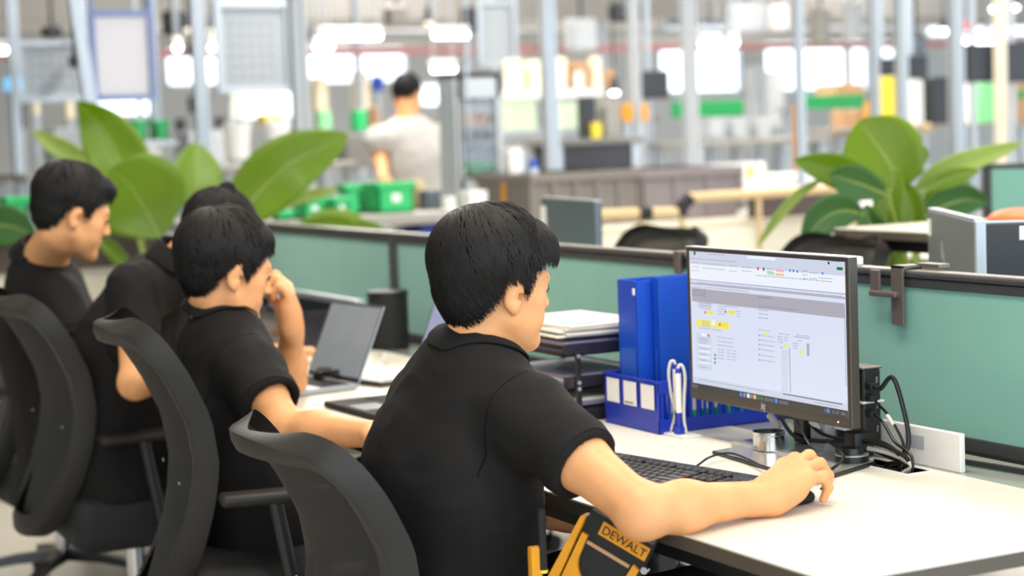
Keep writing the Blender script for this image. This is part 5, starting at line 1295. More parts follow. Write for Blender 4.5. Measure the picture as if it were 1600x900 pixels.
def boxat(name, label, cat, x0, y0, x1, y1, X, m, depth=.3, z=None, group=None, bev=.006, flaps=False):
    x0, depth = adj(x0, x1, X, depth); r = R_(x0, y0, x1, y1, X); zz = r[1] if z is None else z; H = r[3]-zz
    if H <= 0: H = r[3]-r[1]
    b = MB().box((X-depth, r[0], zz), (X, r[2], zz+H), bev)
    if flaps:
        c = (r[0]+r[2])/2; b.box((X-depth, c-.004, zz+H-.002), (X, c+.004, zz+H+.003)); b.box((X-.001, r[0]+.02, zz+H*.75), (X+.002, r[2]-.02, zz+H*.78))
    o = tag(b.build(name, MT[m]), label, cat, group)
    if z is None and zz > .1:
        c = (r[0]+r[2])/2; MB().box((X-depth/2-.02, c-.02, 0), (X-depth/2+.02, c+.02, zz)).build('support_post', MT['alu'], o)
    return o
def post(label, x, w, X, m='alu', ztop=3.3, lean=None, group='aluminium posts of the assembly stations'):
    a = PX(x, 120, X); y = a[1]; o = empty('profile_post', (X, y, 0), label, 'post', group)
    b = MB(); h = w/2; s = w*.12
    c2 = [(-h, -h), (-s, -h), (-s, -h+s*1.5), (s, -h+s*1.5), (s, -h), (h, -h), (h, -s), (h-s*1.5, -s), (h-s*1.5, s), (h, s), (h, h), (s, h), (s, h-s*1.5), (-s, h-s*1.5), (-s, h), (-h, h), (-h, s), (-h+s*1.5, s), (-h+s*1.5, -s), (-h, -s)]
    q = [(X, y, 0), (X, y, ztop)] if lean is None else [(X, y+lean, 0), (X, y-lean, ztop)]
    b.sweep(q, c2, up=(1, 0, 0)); b.build('profile', MT[m], o)
    b = MB(); yy = y+(lean or 0); b.box((X-h-.02, yy-h-.02, 0), (X+h+.02, yy+h+.02, .02)); b.build('foot_plate', MT['steel'], o)
    return o

# left: bench with a dark apron and cream panel
o, zl, yl0, yl1 = bench('long bench with grey top, dark brown apron and cream front at the far left', -60, 262, 362, -5.3, .9, apron=('brown', .13), body='cream', thick=.02)
# bench of the green crates
o, zc_, yc0, yc1 = bench('grey topped workbench carrying the green crates and the glass-door cabinet', 330, 820, 338, -6.1, 1.0, thick=.05)
boxat('shelf_board', 'lower shelf board with dark goods under the workbench of the green crates', 'shelf', 440, 372, 790, 380, -6.3, 'tabgrey', .7)
boxat('storage_bin', 'blue bin under the workbench at the left of the nearest head', 'bin', 632, 352, 700, 372, -6.3, 'blue', .4)
boxat('storage_bin', 'dark bin under the workbench next to its support leg', 'bin', 690, 348, 722, 372, -6.35, 'brown', .4)
crate('large green crate with a white card on the workbench', 562, 270, 646, 318, -6.35, zc_, .45)
crate('green crate behind and left of the large green crate', 528, 270, 562, 318, -6.42, zc_, .42, card=False)
crate('small green crate with a white card on the left of the large green crate', 508, 290, 546, 322, -6.2, zc_, .2)
crate('small green crate with a white card near the big leaf tip', 456, 292, 508, 326, -6.2, zc_, .25)
crate('lowest small green tray beside the big leaf', 424, 312, 456, 328, -6.2, zc_, .25, card=False)
crate('green tray on the bench behind the small crates', 470, 276, 512, 290, -6.75, zc_, .3, card=False)
b = boxat('white_box', 'long white box lying on the workbench in front of the glass-door cabinet', 'box', 719, 298, 762, 312, -6.2, 'white', .15, zc_)
q = PX(701, 305, -6.25); b = MB(); b.cyl((-6.25, q[1], zc_), (-6.25, q[1], zc_+.07), .035, n=20); tag(b.build('white_roll', MT['white'], None, ang=40), 'short white roll standing on the workbench left of the long white box', 'roll')
boxat('blue_cloth', 'dark blue thing on the workbench between the large crate and the white roll', 'cloth', 654, 297, 690, 308, -6.5, 'silver', .2, zc_)
boxat('hand_cloth', 'beige bundle on the workbench right beside the large green crate', 'bundle', 644, 282, 664, 300, -6.6, 'wood', .15, zc_)
# cabinet with glass door
r = R_(712, 112, 786, 300, -6.75); Xc = -6.75
o = empty('glass_cabinet', (Xc-.25, (r[0]+r[2])/2, zc_), 'grey cabinet with a narrow glass door and shelves inside, on the workbench', 'cabinet')
b = MB(); t = .035; y0, z0, y1, z1 = r[0], zc_, r[2], r[3]; ym = y0+.03
b.box((Xc-.20, y0, z0), (Xc, y0+t, z1), .004); b.box((Xc-.20, y1-t, z0), (Xc, y1, z1), .004); b.box((Xc-.20, y0, z1-t), (Xc, y1, z1), .004); b.box((Xc-.20, y0, z0), (Xc, y1, z0+t), .004); b.box((Xc-.20, y0, z0), (Xc-.19, y1, z1)); b.box((Xc-.02, ym-t/2, z0), (Xc, ym+t/2, z1), .004)
b.box((Xc-.04, ym, z1-.14), (Xc, y1, z1)); b.box((Xc-.04, ym, z0), (Xc, y1, z0+.14))
b.build('cabinet_frame', MT['ggrey'], o)
b = MB(); b.box((Xc-.17, y0-.010, z0+t), (Xc-.04, y0-.001, z1-t)); b.build('side_pane', mat('frosted_pane', s2l(196, 200, 204), .3, alpha=.75), o)
b = MB(); b.box((Xc-.185, ym+t/2, z0+t), (Xc-.175, y1-t, z1-t)); b.build('dark_back', MT['silver'], o)
for i, z in enumerate(np.linspace(z0+.16, z1-.22, 5)):
    b = MB(); b.box((Xc-.185, ym+t/2, z), (Xc-.05, y1-t, z+.012)); sh = b.build('shelf', MT['ggrey'], o)
    b = MB(); rg = random.Random(i)
    for k in range(4): yy = ym+.04+(y1-ym-.1)*k/4; b.box((Xc-.17, yy, z+.012), (Xc-.06, yy+.04+.03*rg.random(), z+.05+.06*rg.random()), .006)
    b.build('shelf_goods', MT[['dgreen', 'silver', 'darkback', 'carton', 'ggrey'][i]], sh)
b = MB(); b.box((Xc-.003, ym+t, z0+.15), (Xc+.001, y1-t-.01, z1-.15)); b.build('glass_door', MT['glass'], o)
b = MB(); b.cyl((Xc+.03, ym+.03, z0+.35), (Xc+.03, ym+.03, z0+.75), .008, n=8); b.build('door_handle', MT['alu'], o)
boxat('white_carton', 'bright white carton with a yellow mark at the right end of the workbench', 'carton', 786, 232, 818, 312, -6.3, 'white', .25, zc_)
boxat('yellow_mark', 'small yellow box in front of the bright white carton', 'box', 783, 278, 795, 296, -6.25, 'yellow', .03, zc_)

# standing worker
hd = P(636, 150, 11.2); Xm = hd[0]
BW = dict(base=(hd[0], hd[1], 0), face=((-.62, .74, -.30), (-.2, .22, .95)), head=tuple(hd), hsc=1.06, c7=(hd[0]+.04, hd[1]-.03, hd[2]-.17),
          spine=[(hd[0]+.06, hd[1]+.06, .92), (hd[0]+.05, hd[1]+.05, 1.08), (hd[0]+.05, hd[1]+.03, 1.25), (hd[0]+.04, hd[1]-.01, hd[2]-.27)], hem=.86, wd=1.14, wr=1.2, collar=False, top='t_shirt',
          arms=[dict(s=(hd[0]+.08, hd[1]+.20, hd[2]-.26), e=(hd[0]+.02, hd[1]+.32, 1.14), w=(hd[0]-.18, hd[1]+.38, 1.05), hand=(hframe((-.9, .3, -.2)), FLAT_POSE, 1), cuff=.75, r0=.075, r1=.075),
                dict(s=(hd[0]+.04, hd[1]-.22, hd[2]-.26), e=P(592, 240, 11.1), w=P(600, 282, 10.9), hand=(hframe((.2, .4, -.9), (.9, -.3, .1)), FLAT_POSE, -1), cuff=.72, r0=.075, r1=.075)],
          legs=[dict(k=(hd[0]+.02, hd[1]+.15, .50), a=(hd[0]+.04, hd[1]+.15, .085), toe=(-.7, .7, 0)), dict(k=(hd[0]-.02, hd[1]-.05, .50), a=(hd[0]+.02, hd[1]-.05, .085), toe=(-.7, .7, 0))],
          hair=dict(line=[(-.13, -.06), (-.07, -.05), (-.045, -.03), (-.02, .01), (.01, .02), (.05, .04), (.13, .07)], c=(0, -.010, .038), r=(.084, .106, .104), n=500, seed=2, h=.008, w=.003, seg=5), seed=5, hs=.012)
person('person in a light grey T-shirt standing at the assembly stations in the background', BW, 'skin', .010, shirt='shirtgrey', trouser='trousergrey')

# right: grey crates on cream cabinets
def lowcab(label, x0, x1, y, X, depth, m, name='low_cabinet'):
    a = PX(x0, y, X); c = PX(x1, y, X); z = (a[2]+c[2])/2; o = empty(name, (X-depth/2, (a[1]+c[1])/2, 0), label, 'cabinet')
    MB().box((X-depth, a[1], .06), (X-.02, c[1], z-.03)).build('cabinet_body', MT[m], o)
    MB().box((X-depth, a[1]-.01, z-.03), (X, c[1]+.01, z), .004).build('cabinet_top', MT[m], o)
    MB().box((X-depth+.03, a[1]+.03, 0), (X-.06, c[1]-.03, .06)).build('plinth', MT['steel'], o)
    n = max(1, int((c[1]-a[1])/.9))
    for i in range(n):
        y0 = a[1]+(c[1]-a[1])*i/n+.012; y1 = a[1]+(c[1]-a[1])*(i+1)/n-.012
        d = MB().box((X-.02, y0, .09), (X-.004, y1, z-.045), .003).build('door', MT[m], o)
        MB().box((X-.004, y1-.06, z-.25), (X+.016, y1-.045, z-.12), .003).build('handle', MT['alu'], d)
    return z
zg = lowcab('long cream low cabinet row in the middle distance behind the partition', 826, 1500, 338, -5.9, .7, 'cream')
def ribbed(label, x0, y0, x1, y1, X, m, z, depth=.6, ribs=5):
    r = R_(x0, y0, x1, y1, X); H = r[3]-z; o = empty('grey_bin', (X-depth/2, (r[0]+r[2])/2, z), label, 'bin')
    MB().box((X-depth, r[0], z), (X, r[2], z+H), .01).build('bin_body', MT[m], o)
    b = MB(); b.box((X-depth-.02, r[0]-.015, z+H-.045), (X+.02, r[2]+.015, z+H), .006); b.build('bin_rim', MT[m], o)
    for i in range(ribs+1): y = r[0]+(r[2]-r[0])*i/ribs; MB().box((X, y-.014, z), (X+.014, y+.014, z+H-.04)).build('rib', MT[m], o)
    return o
ribbed('large grey-brown ribbed bin standing on the cream cabinets, left one', 830, 268, 1000, 336, -5.98, 'crate', zg)
ribbed('large mauve-grey ribbed bin standing on the cream cabinets, right one', 1004, 262, 1156, 336, -5.98, 'crate2', zg, ribs=3)
# tan tube rail with black joints
o = empty('tube_rail', (-5.2, 0, 0), 'tan tube rail with black joints running in front of the grey bins', 'rail')
pa = [PX(925, 336, -5.0), PX(1000, 333, -5.0), PX(1062, 332, -5.0)]; pb_ = [PX(1074, 309, -5.0), PX(1180, 303, -5.0), PX(1345, 292, -5.0)]
MB().tube(pa, .024, 12).build('lower_tube', MT['wood'], o, True); MB().tube(pb_, .022, 12).build('upper_tube', MT['wood'], o, True)
b = MB(); b.tube([PX(1062, 337, -5.0), PX(1066, 322, -5.0), PX(1078, 309, -5.0)], .032, 12, smooth=4); b.build('joint', MT['softblack'], o, True)
b = MB(); p = PX(1006, 333, -5.0); b.cyl((p[0], p[1]-.03, p[2]), (p[0], p[1]+.03, p[2]), .033, n=14); b.build('joint', MT['softblack'], o, True)
for x, y in ((935, 338), (1000, 336), (1066, 340), (1185, 305), (1335, 295)):
    p = PX(x, y, -5.0); MB().cyl((p[0], p[1], 0), (p[0], p[1], p[2]), .014, n=10).build('rail_leg', MT['wood'], o, True)
boxat('brown_board', 'dark brown board behind the tan rail', 'board', 1170, 300, 1345, 322, -5.75, 'brown', .05, zg)
o, zw, a_, b_ = bench('white topped table behind the tan rail at the right', 1150, 1360, 275, -6.9, .8, top='white', thick=.09)
boxat('white_ledge', 'white ledge running behind the right plant', 'ledge', 1152, 322, 1440, 334, -5.8, 'white', .25, zg)

# assembly stations: posts
for lb, x, w, X, m, ln in (
    ('slanted aluminium post beside the whiteboard with a blue frame', 138, .060, -7.6, 'alu', .16), ('aluminium post right of the blue framed whiteboard', 240, .055, -8.6, 'alu', None), ('aluminium post at the left of the perforated grey panel', 312, .070, -8.2, 'alu', None),
    ('thick pale blue-grey post right of the perforated grey panel', 468, .080, -7.4, 'ggrey', None), ('aluminium post left of the shelf of cream cartons', 858, .075, -7.6, 'alu', None), ('slim cream post with yellow clamps in the middle', 992, .060, -8.6, 'ggrey', None),
    ('bright aluminium post left of the green rail', 1078, .070, -7.2, 'ggrey', None), ('slim aluminium post above the right plant, first from the left', 1249, .045, -6.8, 'alu', None), ('aluminium post left of the yellow bin', 1366, .055, -7.4, 'alu', None),
    ('aluminium post right of the yellow bin', 1409, .060, -7.0, 'alu', None), ('wide aluminium post left of the twin black screens', 1494, .075, -7.0, 'alu', None), ('beige post with a clamp in front of the twin black screens', 1563, .055, -6.6, 'cream', None),
    ('thin post behind the man at the far left', 22, .05, -9.0, 'alu', None), ('thin post behind the standing worker', 560, .05, -11.0, 'alu', None), ('thin post behind the glass-door cabinet', 770, .06, -11.0, 'alu', None), ('distant post between the window and the right stations', 1325, .06, -12, 'alu', None), ('distant post above the ribbed bins', 940, .07, -12.5, 'alu', None)):
    post(lb, x, w, X, m, lean=ln)
# beams over the stations
def beam(label, X, z, h, x0, x1, m='alu', name='overhead_beam', cat='beam', dz=.0):
    a = PX(x0, 50, X)[1]; c = PX(x1, 50, X)[1]; o = tag(MB().box((X-.04, a, z-h/2), (X+.04, c, z+h/2), .004).build(name, MT[m]), label, cat); return o
beam('long overhead rail across the assembly stations, nearest', -7.5, 2.72, .08, -100, 900)
beam('long overhead rail across the right assembly stations', -7.3, 2.66, .08, 1000, 1750)
for i, (X, y, h, m, lb) in enumerate(((-12, 12, .20, 'duct', 'grey duct crossing high in the hall, nearer one'), (-15, 22, .30, 'duct', 'wide grey duct crossing high in the hall, farther one'), (-11, 78, .05, 'redpipe', 'thin reddish pipe crossing the hall'), (-18, 40, .12, 'ggrey', 'pale cable tray crossing the hall at the rear'), (-20, 66, .10, 'duct', 'narrow dull duct near the back wall'))):
    z = PX(800, y, X)[2]; z += .0
    beam(lb, X, z, h, -150, 1750, m, 'overhead_duct', 'duct')
for i, (x, X) in enumerate(((180, -12), (620, -12), (1130, -12), (1500, -12))): pass
# panels
def panel(label, x0, y0, x1, y1, X, m, frame=None, name='hanging_board', holes=False):
    r = R_(x0, y0, x1, y1, X); o = empty(name, (X, (r[0]+r[2])/2, r[1]), label, 'panel')
    b = MB(); b.box((X-.012, r[0], r[1]), (X, r[2], r[3]), .002)
    if holes:
        ny = int((r[2]-r[0])/.06); nz = int((r[3]-r[1])/.06)
        for i in range(1, ny):
            for j in range(1, nz): y = r[0]+i*.06; z = r[1]+j*.06; b.frame([(X+.0015, y-.009, z-.009), (X+.0015, y+.009, z-.009), (X+.0015, y+.009, z+.009), (X+.0015, y-.009, z+.009)], 1)
    b.build('board_sheet', [MT[m], MT['grey']], o)
    t = .035; b = MB(); fm = frame or 'alu'
    for lo, hi in (((r[0]-t, r[1]-t), (r[0], r[3]+t)), ((r[2], r[1]-t), (r[2]+t, r[3]+t)), ((r[0], r[1]-t), (r[2], r[1])), ((r[0], r[3]), (r[2], r[3]+t))): b.box((X-.02, lo[0], lo[1]), (X+.02, hi[0], hi[1]), .003)
    b.build('board_frame', MT[fm], o)
    b = MB(); 
    for yy in (r[0]-t/2, r[2]+t/2): b.box((X-.015, yy-.012, r[3]), (X+.015, yy+.012, 2.75))
    b.build('hanger', MT[fm], o)
    return r
panel('perforated grey panel hanging at the upper left between posts', 346, 12, 446, 136, -8.2, 'perf', holes=True)
panel('wide grey panel hanging at the far left of the hall', 34, 72, 132, 150, -9.2, 'perf', holes=True)
panel('whiteboard in a blue frame leaning at the upper left', 150, 26, 232, 148, -7.8, 'board', 'bluefr', 'whiteboard')
panel('small grey panel behind the glass-door cabinet', 752, 8, 800, 96, -9.5, 'perf')
panel('grey slatted blind panel at the upper middle', 1040, 2, 1130, 42, -13, 'silver')
# bins and boxes at the left stations
o, zb, a_, b_ = bench('grey assembly bench behind the left plant', 40, 560, 262, -8.6, .9)
bench('grey assembly bench far behind the standing worker', 480, 830, 232, -11.2, .8)
def bucket(label, x0, y0, x1, y1, X, m='white', group='hanging white bins'):
    r = R_(x0, y0, x1, y1, X); c = (X-.1, (r[0]+r[2])/2); w = (r[2]-r[0])/2
    o = empty('bucket', (c[0], c[1], r[1]), label, 'bin', group)
    b = MB(); b.cyl((c[0], c[1], r[1]), (c[0], c[1], r[3]), w*.8, w, n=20); b.build('bucket_body', MT[m], o, ang=40)
    b = MB(); b.cyl((c[0], c[1], r[3]-.02), (c[0], c[1], r[3]+.01), w*1.06, n=20); b.build('bucket_rim', MT[m], o, ang=40)
    b = MB(); b.box((c[0]-.10, c[1]-.01, r[3]-.02), (c[0]-.08, c[1]+.01, 2.7)); b.build('hook_rail', MT['alu'], o)
bucket('white bin at the left stations, left of the thick post', 358, 194, 400, 248, -8.3)
bucket('white bin at the left stations, right of the thick post', 424, 192, 462, 232, -8.5)
bucket('white bin behind the upright leaf tip at the left', 212, 222, 262, 252, -8.3)
crate('green bin on the rail behind the upright leaf, left half', 200, 188, 230, 218, -8.35, PX(215, 218, -8.35)[2], .25, card=False)
crate('green bin on the rail behind the upright leaf, right half', 233, 188, 264, 218, -8.35, PX(248, 218, -8.35)[2], .25, card=False)
tag(MB().box((-8.65, PX(190, 220, -8.35)[1], PX(215, 221, -8.35)[2]-.03), (-8.3, PX(275, 220, -8.35)[1], PX(215, 221, -8.35)[2]), .003).build('bin_shelf', MT['alu']), 'narrow metal shelf under the pair of green bins at the left', 'shelf')
crate('green crate with white lettering patch at the far left edge', -6, 268, 42, 322, -5.6, zl, .35)
for i, (x0, y0, x1, y1, X, m, lb, nm) in enumerate((
    (0, 120, 34, 142, -9, 'screenblue', 'small light blue screen at the far left edge', 'display_screen'), (495, 174, 518, 202, -9.5, 'lgreen', 'small light green box left of the standing worker', 'plastic_box'), (548, 172, 574, 204, -9.4, 'green', 'bright green box beside the standing worker', 'plastic_box'),
    (485, 120, 512, 172, -11.4, 'creambright', 'cream carton far behind, left of the standing worker', 'carton'), (550, 112, 578, 170, -11.4, 'creambright', 'tall cream carton just left of the worker head', 'carton'), (580, 118, 600, 142, -11.5, 'bluef', 'blue patch box left of the worker head', 'carton'), (576, 168, 594, 200, -11.2, 'carton', 'brown carton left of the worker shoulder', 'carton'),
    (48, 152, 62, 180, -10.5, 'creambright', 'small cream carton at the far left', 'carton'), (98, 150, 116, 186, -10.5, 'creambright', 'second small cream carton at the far left', 'carton'), (355, 140, 376, 184, -10.5, 'creambright', 'cream carton under the perforated panel', 'carton'), (18, 160, 40, 200, -9.9, 'darkback', 'dark box at the far left station', 'equipment_box'),
    (272, 184, 292, 204, -9.4, 'darkback', 'small dark box right of the green bins', 'equipment_box'), (335, 182, 352, 200, -9.4, 'darkback', 'small dark box left of the white bin', 'equipment_box'), (520, 210, 585, 262, -9.0, 'grey', 'grey equipment box left of the standing worker waist', 'equipment_box'), (292, 150, 322, 176, -9.8, 'silver', 'grey box between the left posts', 'equipment_box'), (400, 178, 440, 192, -9.6, 'brightyellow', 'yellow and blue tray under the bright window', 'tray'),
    (60, 200, 130, 252, -8.9, 'ggrey', 'light grey machine housing at the left station', 'machine_housing'), (150, 205, 200, 256, -9.0, 'silver', 'blue-grey machine housing behind the upright leaf', 'machine_housing'), (270, 205, 350, 256, -9.0, 'ggrey', 'pale machine housing between leaf and white bin', 'machine_housing'), (480, 200, 520, 256, -9.1, 'grey', 'dull grey machine housing near the leaf tip', 'machine_housing'))):
    boxat(nm, lb, 'box' if 'box' in nm or nm == 'carton' else ('screen' if 'screen' in nm else 'equipment'), x0, y0, x1, y1, X, m, .3, flaps=nm == 'carton')
# middle: shelf of cartons
def shelf(label, x0, x1, y, X, depth=.4, m='white', th=.05, legs=True, name='storage_shelf'):
    a = PX(x0, y, X); c = PX(x1, y, X); z = (a[2]+c[2])/2; o = empty(name, (X, (a[1]+c[1])/2, 0), label, 'shelf')
    MB().box((X-depth, a[1], z-th), (X, c[1], z), .003).build('shelf_board', MT[m], o)
    if legs:
        for yy in (a[1]+.03, c[1]-.03): MB().box((X-depth+.02, yy-.02, 0), (X-depth+.06, yy+.02, z-th)).build('shelf_leg', MT['alu'], o)
    return z
zs_ = shelf('white shelf carrying the cream cartons in the middle', 786, 942, 141, -8.6)
for i, (x0, y0, x1, m, lb) in enumerate(((790, 92, 818, 'creambright', 'first pale cream carton from the left on the white shelf'), (822, 94, 846, 'creambright', 'second pale cream carton from the left on the white shelf'), (864, 90, 886, 'creambright', 'pale cream carton right of the post on the white shelf'), (888, 96, 920, 'carton', 'brown carton on the white shelf'), (922, 88, 940, 'creambright', 'last cream carton on the white shelf'))):
    boxat('carton', lb, 'carton', x0, y0, x1, 141, -8.7, m, .28, zs_, flaps=True)
boxat('carton', 'small white carton in front of the brown one on the white shelf', 'carton', 897, 112, 912, 141, -8.64, 'white', .03, zs_)
boxat('carton', 'brown carton standing right of the white shelf', 'carton', 944, 108, 962, 136, -9.5, 'carton', .25)
z2 = shelf('lower grey shelf behind the middle post, with pale green folders', 786, 905, 202, -8.4, m='ggrey')
boxat('paper_folder', 'pale green folder left of the middle post', 'folder', 788, 160, 838, 202, -8.5, 'palegreen', .1, z2); boxat('paper_folder', 'pale green folder right of the middle post', 'folder', 866, 160, 902, 202, -8.5, 'palegreen', .1, z2)
o, zq, a_, b_ = bench('dark grey machine bench in the middle distance', 866, 1008, 216, -7.9, .4, top='grey', body='darkback')
boxat('equipment_box', 'dark grey box standing on the middle machine bench', 'box', 905, 150, 932, 212, -8.0, 'darkback', .3, zq); boxat('equipment_box', 'light grey cylinder-like housing on the middle machine bench', 'box', 936, 148, 968, 212, -8.0, 'tabgrey', .3, zq)
boxat('plastic_part', 'yellow part low on the middle machine bench', 'part', 924, 192, 940, 206, -7.95, 'brightyellow', .1, zq)
for x, lb in ((980, 'left'), (1004, 'right')): boxat('clamp', 'yellow clamp on the %s of the slim cream post' % lb, 'clamp', x-9, 162, x+9, 190, -8.57, 'yellow', .06)
def mon_far(label, x0, y0, x1, y1, X, m='darkback', pole=True):
    r = R_(x0, y0, x1, y1, X); o = empty('computer_monitor', (X, (r[0]+r[2])/2, r[1]), label, 'monitor')
    MB().box((X-.03, r[0], r[1]), (X, r[2], r[3]), .006).build('monitor_casing', MT['black'], o)
    MB().box((X, r[0]+.015, r[1]+.02), (X+.002, r[2]-.015, r[3]-.015)).build('screen', MT[m], o)
    c = (r[0]+r[2])/2; b = MB(); b.box((X-.08, c-.03, r[1]+.03), (X-.03, c+.03, r[3]-.03)); b.cyl((X-.09, c, 0 if pole else r[1]), (X-.09, c, 2.7), .022, n=10); b.build('mounting_pole', MT['alu'], o)
mon_far('black screen mounted high right of the slim cream post', 1000, 110, 1046, 154, -8.7)
mon_far('left one of the twin black screens at the upper right', 1512, 68, 1556, 128, -7.2); mon_far('right one of the twin black screens at the upper right', 1572, 66, 1618, 128, -7.1)
mon_far('small black screen left of the post beside the yellow bin', 1376, 90, 1401, 118, -8.0); mon_far('small black screen behind the posts, above the dark box', 1420, 86, 1450, 122, -8.2)
mon_far('dark navy screen hanging near the top centre', 722, 12, 752, 50, -9.5)
# green rail and boxes in the centre right
def gshelf(label, x0, x1, y, X, h=.07, m='dgreen'):
    a = PX(x0, y, X); c = PX(x1, y, X); z = (a[2]+c[2])/2; o = empty('flow_rack', (X, (a[1]+c[1])/2, 0), label, 'rack')
    MB().box((X-.35, a[1], z-.02), (X-.03, c[1], z)).build('rack_deck', MT['alu'], o)
    MB().box((X-.03, a[1], z-.02), (X, c[1], z+h), .004).build('green_lip', MT[m], o)
    for yy in (a[1]+.04, c[1]-.04): MB().box((X-.3, yy-.02, 0), (X-.26, yy+.02, z-.02)).build('rack_leg', MT['alu'], o)
    return z
zgr = gshelf('flow rack with a green lip in the centre right', 1052, 1162, 178, -9.0, .092)
zg2 = gshelf('flow rack with a green lip below the brown carton at the right', 1256, 1352, 166, -9.0, .085)
boxat('carton', 'flat brown carton on the right green-lipped rack', 'carton', 1284, 130, 1350, 152, -9.08, 'carton', .25, zg2, flaps=True)
for x0, x1, lb in ((1096, 1132, 'left'), (1136, 1168, 'middle'), (1172, 1206, 'right')): boxat('storage_bin', 'pale mauve bin in the row below the green rail, %s one' % lb, 'bin', x0, 184, x1, 216, -8.3, 'ggrey', .3)
bench('light bench below the row of pale bins', 1088, 1300, 217, -8.1, .6, top='tabgrey')
for x0, x1, lb in ((1302, 1325, 'left'), (1328, 1352, 'right')): boxat('carton', 'brown carton standing low at the right stations, %s one' % lb, 'carton', x0, 172, x1, 212, -8.4, 'carton', .25, flaps=True)
boxat('machine_housing', 'pale tall housing behind the bright aluminium post', 'equipment', 1168, 104, 1192, 182, -10.5, 'ggrey', .4); boxat('machine_housing', 'white housing left of the slim right post', 'equipment', 1200, 110, 1226, 200, -9.6, 'ggrey', .4)
for x, lb in ((1244, 'left of the slim right post'), (1356, 'left of the post beside the yellow bin')): 
    a = PX(x, 200, -8.0); tag(MB().cyl((-8, a[1], 0), (-8, a[1], PX(x, 158 if x > 1300 else 164, -8)[2]), .022, n=12).build('yellow_pole', MT['yellow'], None, ang=40), 'short yellow pole standing '+lb, 'pole')
o, zr, a_, b_ = bench('grey assembly bench at the far right stations', 1370, 1720, 192, -7.6, .8, top='tabgrey')
for (x0, y0, x1, m, lb, nm) in ((1374, 120, 1403, 'brightyellow', 'yellow bin between two posts at the right', 'storage_bin'), (1418, 126, 1443, 'white', 'white box right of the yellow bin', 'plastic_box'), (1446, 120, 1482, 'darkback', 'dark equipment box left of the wide post', 'equipment_box'), (1524, 130, 1556, 'lgreen', 'light green bin under the twin screens', 'storage_bin'), (1510, 132, 1524, 'white', 'narrow white box left of the light green bin', 'plastic_box'), (1574, 130, 1606, 'carton', 'brown carton under the right twin screen', 'carton')):
    boxat(nm, lb, 'box', x0, y0, x1, 190, -7.8, m, .3, zr)
q = PX(1597, 148, -7.49); tag(MB().cyl((-7.502, q[1], q[2]), (-7.49, q[1], q[2]), .035, n=24).build('round_green_sticker', MT['dgreen']), 'round green sticker on the brown carton at the right edge', 'sticker')
for i, x in enumerate((1392, 1420, 1446)): 
    q = PX(x, 200, -7.3); tag(MB().cyl((-7.3, q[1]-.03, q[2]), (-7.3, q[1]+.03, q[2]), .03, n=12).build('tan_roller', MT['wood'], None, ang=40), 'short tan roller below the right bench, '+('leftmost', 'middle', 'rightmost')[i], 'roller', 'tan rollers at the right bench'); MB().box((-7.33, q[1]-.01, 0), (-7.30, q[1]+.01, q[2]-.02)).build('roller_stand', MT['alu'], [a_ for a_ in bpy.data.objects if a_.name.startswith('tan_roller')][-1])
for i, x in enumerate((1110, 1128, 1146, 1164, 1184)): q = PX(x, 256, -7.2); tag(MB().cyl((-7.2, q[1], zw), (-7.2, q[1], zw+.09), .045, n=14).build('white_cup', MT['white'], None, ang=40), 'small white cup on the white topped table, '+('leftmost of the five', 'second from the left', 'in the middle of the row', 'second from the right', 'rightmost of the five')[i], 'cup', 'white cups on the table')
boxat('yellow_part', 'small yellow part on the white topped table', 'part', 1168, 260, 1178, 270, -7.0, 'brightyellow', .05, zw)
boxat('equipment_box', 'small blue thing on the bench left of the ribbed bin', 'box', 826, 250, 840, 262, -6.0, 'bluef', .05)
# work lights and hanging gear
def tube_light(label, x0, x1, y, X, r=.022):
    a = PX(x0, y, X); c = PX(x1, y, X); o = empty('work_light', (X, (a[1]+c[1])/2, a[2]), label, 'lamp')
    MB().box((X-.04, a[1], a[2]+.0), (X+.02, c[1], a[2]+.05), .006).build('lamp_housing', MT['white'], o)
    b = MB(); b.cyl((X, a[1]+.01, a[2]-.012), (X, c[1]-.01, a[2]-.012), r, n=12); b.build('lamp_tube', MT['glow'], o, ang=40)
    b = MB()
    for yy in (a[1]+.02, c[1]-.02): b.cyl((X-.01, yy, a[2]+.05), (X-.01, yy, 4.6), .006, n=6)
    b.build('suspension', MT['alu'], o)
for a in (('long bright tube lamp above the bright window left of centre', 500, 596, 54, -9.2), ('bright tube lamp at the top left of the glass-door cabinet', 676, 732, 52, -9.2), ('bright tube lamp just above the glass-door cabinet', 674, 712, 105, -9.0), ('short bright lamp above the window right of centre', 1094, 1126, 65, -9.4), ('smallest bright lamp right of the short bright lamp', 1139, 1152, 64, -9.4), ('bright lamp at the left edge of the hall', -10, 26, 75, -9.2), ('round bright lamp left of the perforated panel', 326, 342, 71, -9.2), ('round bright lamp right of the whiteboard', 270, 284, 71, -9.2), ('bright lamp strip above the twin black screens', 1504, 1552, 61, -9.6), ('bright lamp left of the thick pale post', 490, 520, 70, -9.4)):
    tube_light(*a)
def spot(label, x, y, X, r=.05, m='glow'):
    q = PX(x, y, X); o = empty('spot_lamp', q, label, 'lamp'); b = MB(); b.cyl((X, q[1], q[2]), (X, q[1], q[2]+.10), r*1.2, r*.7, n=16); b.build('lamp_shade', MT['darkback'], o, ang=40)
    b = MB(); b.ell((X, q[1], q[2]-.01), (r, r, r*.6), 14); b.build('bulb', MT[m], o, True); b = MB(); b.cyl((X, q[1], q[2]+.1), (X, q[1], 4.6), .006, n=6); b.build('cord', MT['steel'], o)
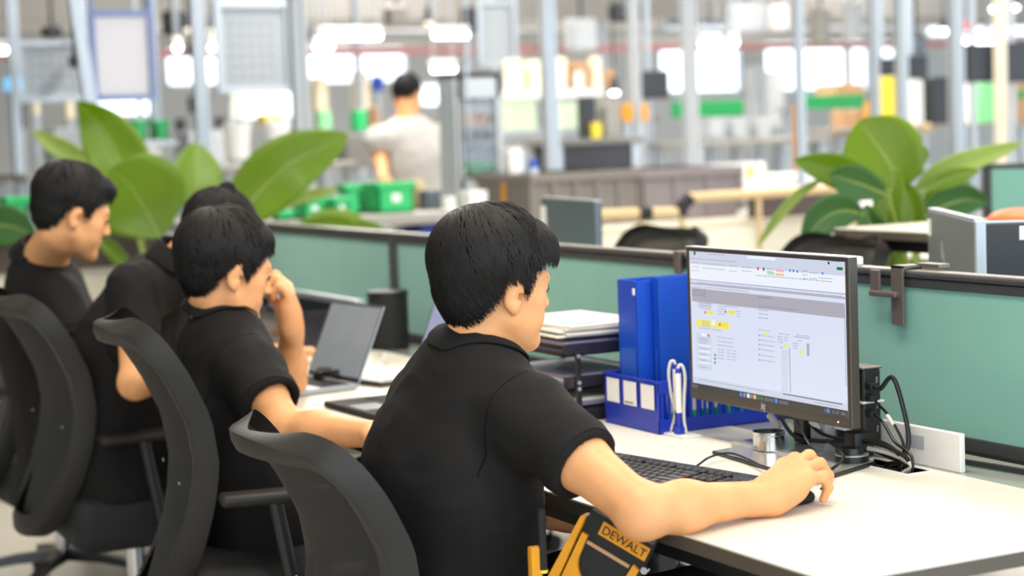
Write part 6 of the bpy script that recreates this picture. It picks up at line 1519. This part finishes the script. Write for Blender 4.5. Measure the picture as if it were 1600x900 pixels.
for a in (('warm spot lamp high left of the perforated panel', 294, 44, -10, .04, 'warmglow'), ('second warm spot lamp high left of the perforated panel', 332, 46, -10, .04, 'warmglow'), ('warm spot lamp above the worker head', 671, 34, -10, .035, 'warmglow'), ('white spot lamp high right', 1418, 20, -10, .04), ('white spot lamp at the right, lower one', 1476, 46, -10, .04), ('small white lamp at the top left of the right screens', 1552, 12, -10, .03), ('small white lamp at the top right corner', 1585, 10, -10, .035), ('faint round lamp in the middle', 960, 143, -9, .03)): spot(*a)
for (x0, y0, x1, y1, X, m, lb) in ((262, 14, 290, 54, -9.6, 'darkback', 'dark hanging tool balancer right of the whiteboard'), (448, 40, 490, 66, -9.0, 'darkback', 'dark hanging device behind the thick pale post'), (964, 0, 1008, 34, -9.4, 'darkback', 'dark hanging device with a green light near the top centre right'), (115, 84, 128, 106, -9.0, 'darkback', 'dark hanging device left of the whiteboard'), (300, 66, 316, 88, -9.4, 'brown', 'dark red hanging device left of the perforated panel'), (610, 8, 640, 40, -11, 'duct', 'dull hanging box above the worker'), (1515, 32, 1530, 48, -8.8, 'red', 'small red hanging light above the twin screens'), (70, 40, 100, 58, -11, 'darkback', 'dark hanging device at the upper left'), (895, 28, 935, 80, -10.5, 'ggrey', 'pale hanging bag-like housing near the top'), (1150, 2, 1200, 52, -10, 'ggrey', 'pale hanging hose reel near the top right'), (1215, 5, 1236, 48, -9.6, 'board', 'pinkish hanging hose reel near the top right'), (1430, 60, 1450, 84, -9.6, 'silver', 'grey hanging device above the small black screen'), (1280, 10, 1300, 70, -10.5, 'duct', 'dull hanging duct branch at the right'), (1330, 0, 1350, 64, -10.6, 'ggrey', 'pale hanging duct branch at the right')):
    r = R_(x0, y0, x1, y1, X); o = empty('hanging_device', (X, (r[0]+r[2])/2, r[1]), lb, 'device')
    MB().box((X-.15, r[0], r[1]), (X, r[2], r[3]), .03, 3).build('device_body', MT[m], o)
    MB().cyl((X-.07, (r[0]+r[2])/2, r[3]-.01), (X-.07, (r[0]+r[2])/2, 4.6), .012, n=8).build('suspension', MT['steel'], o)
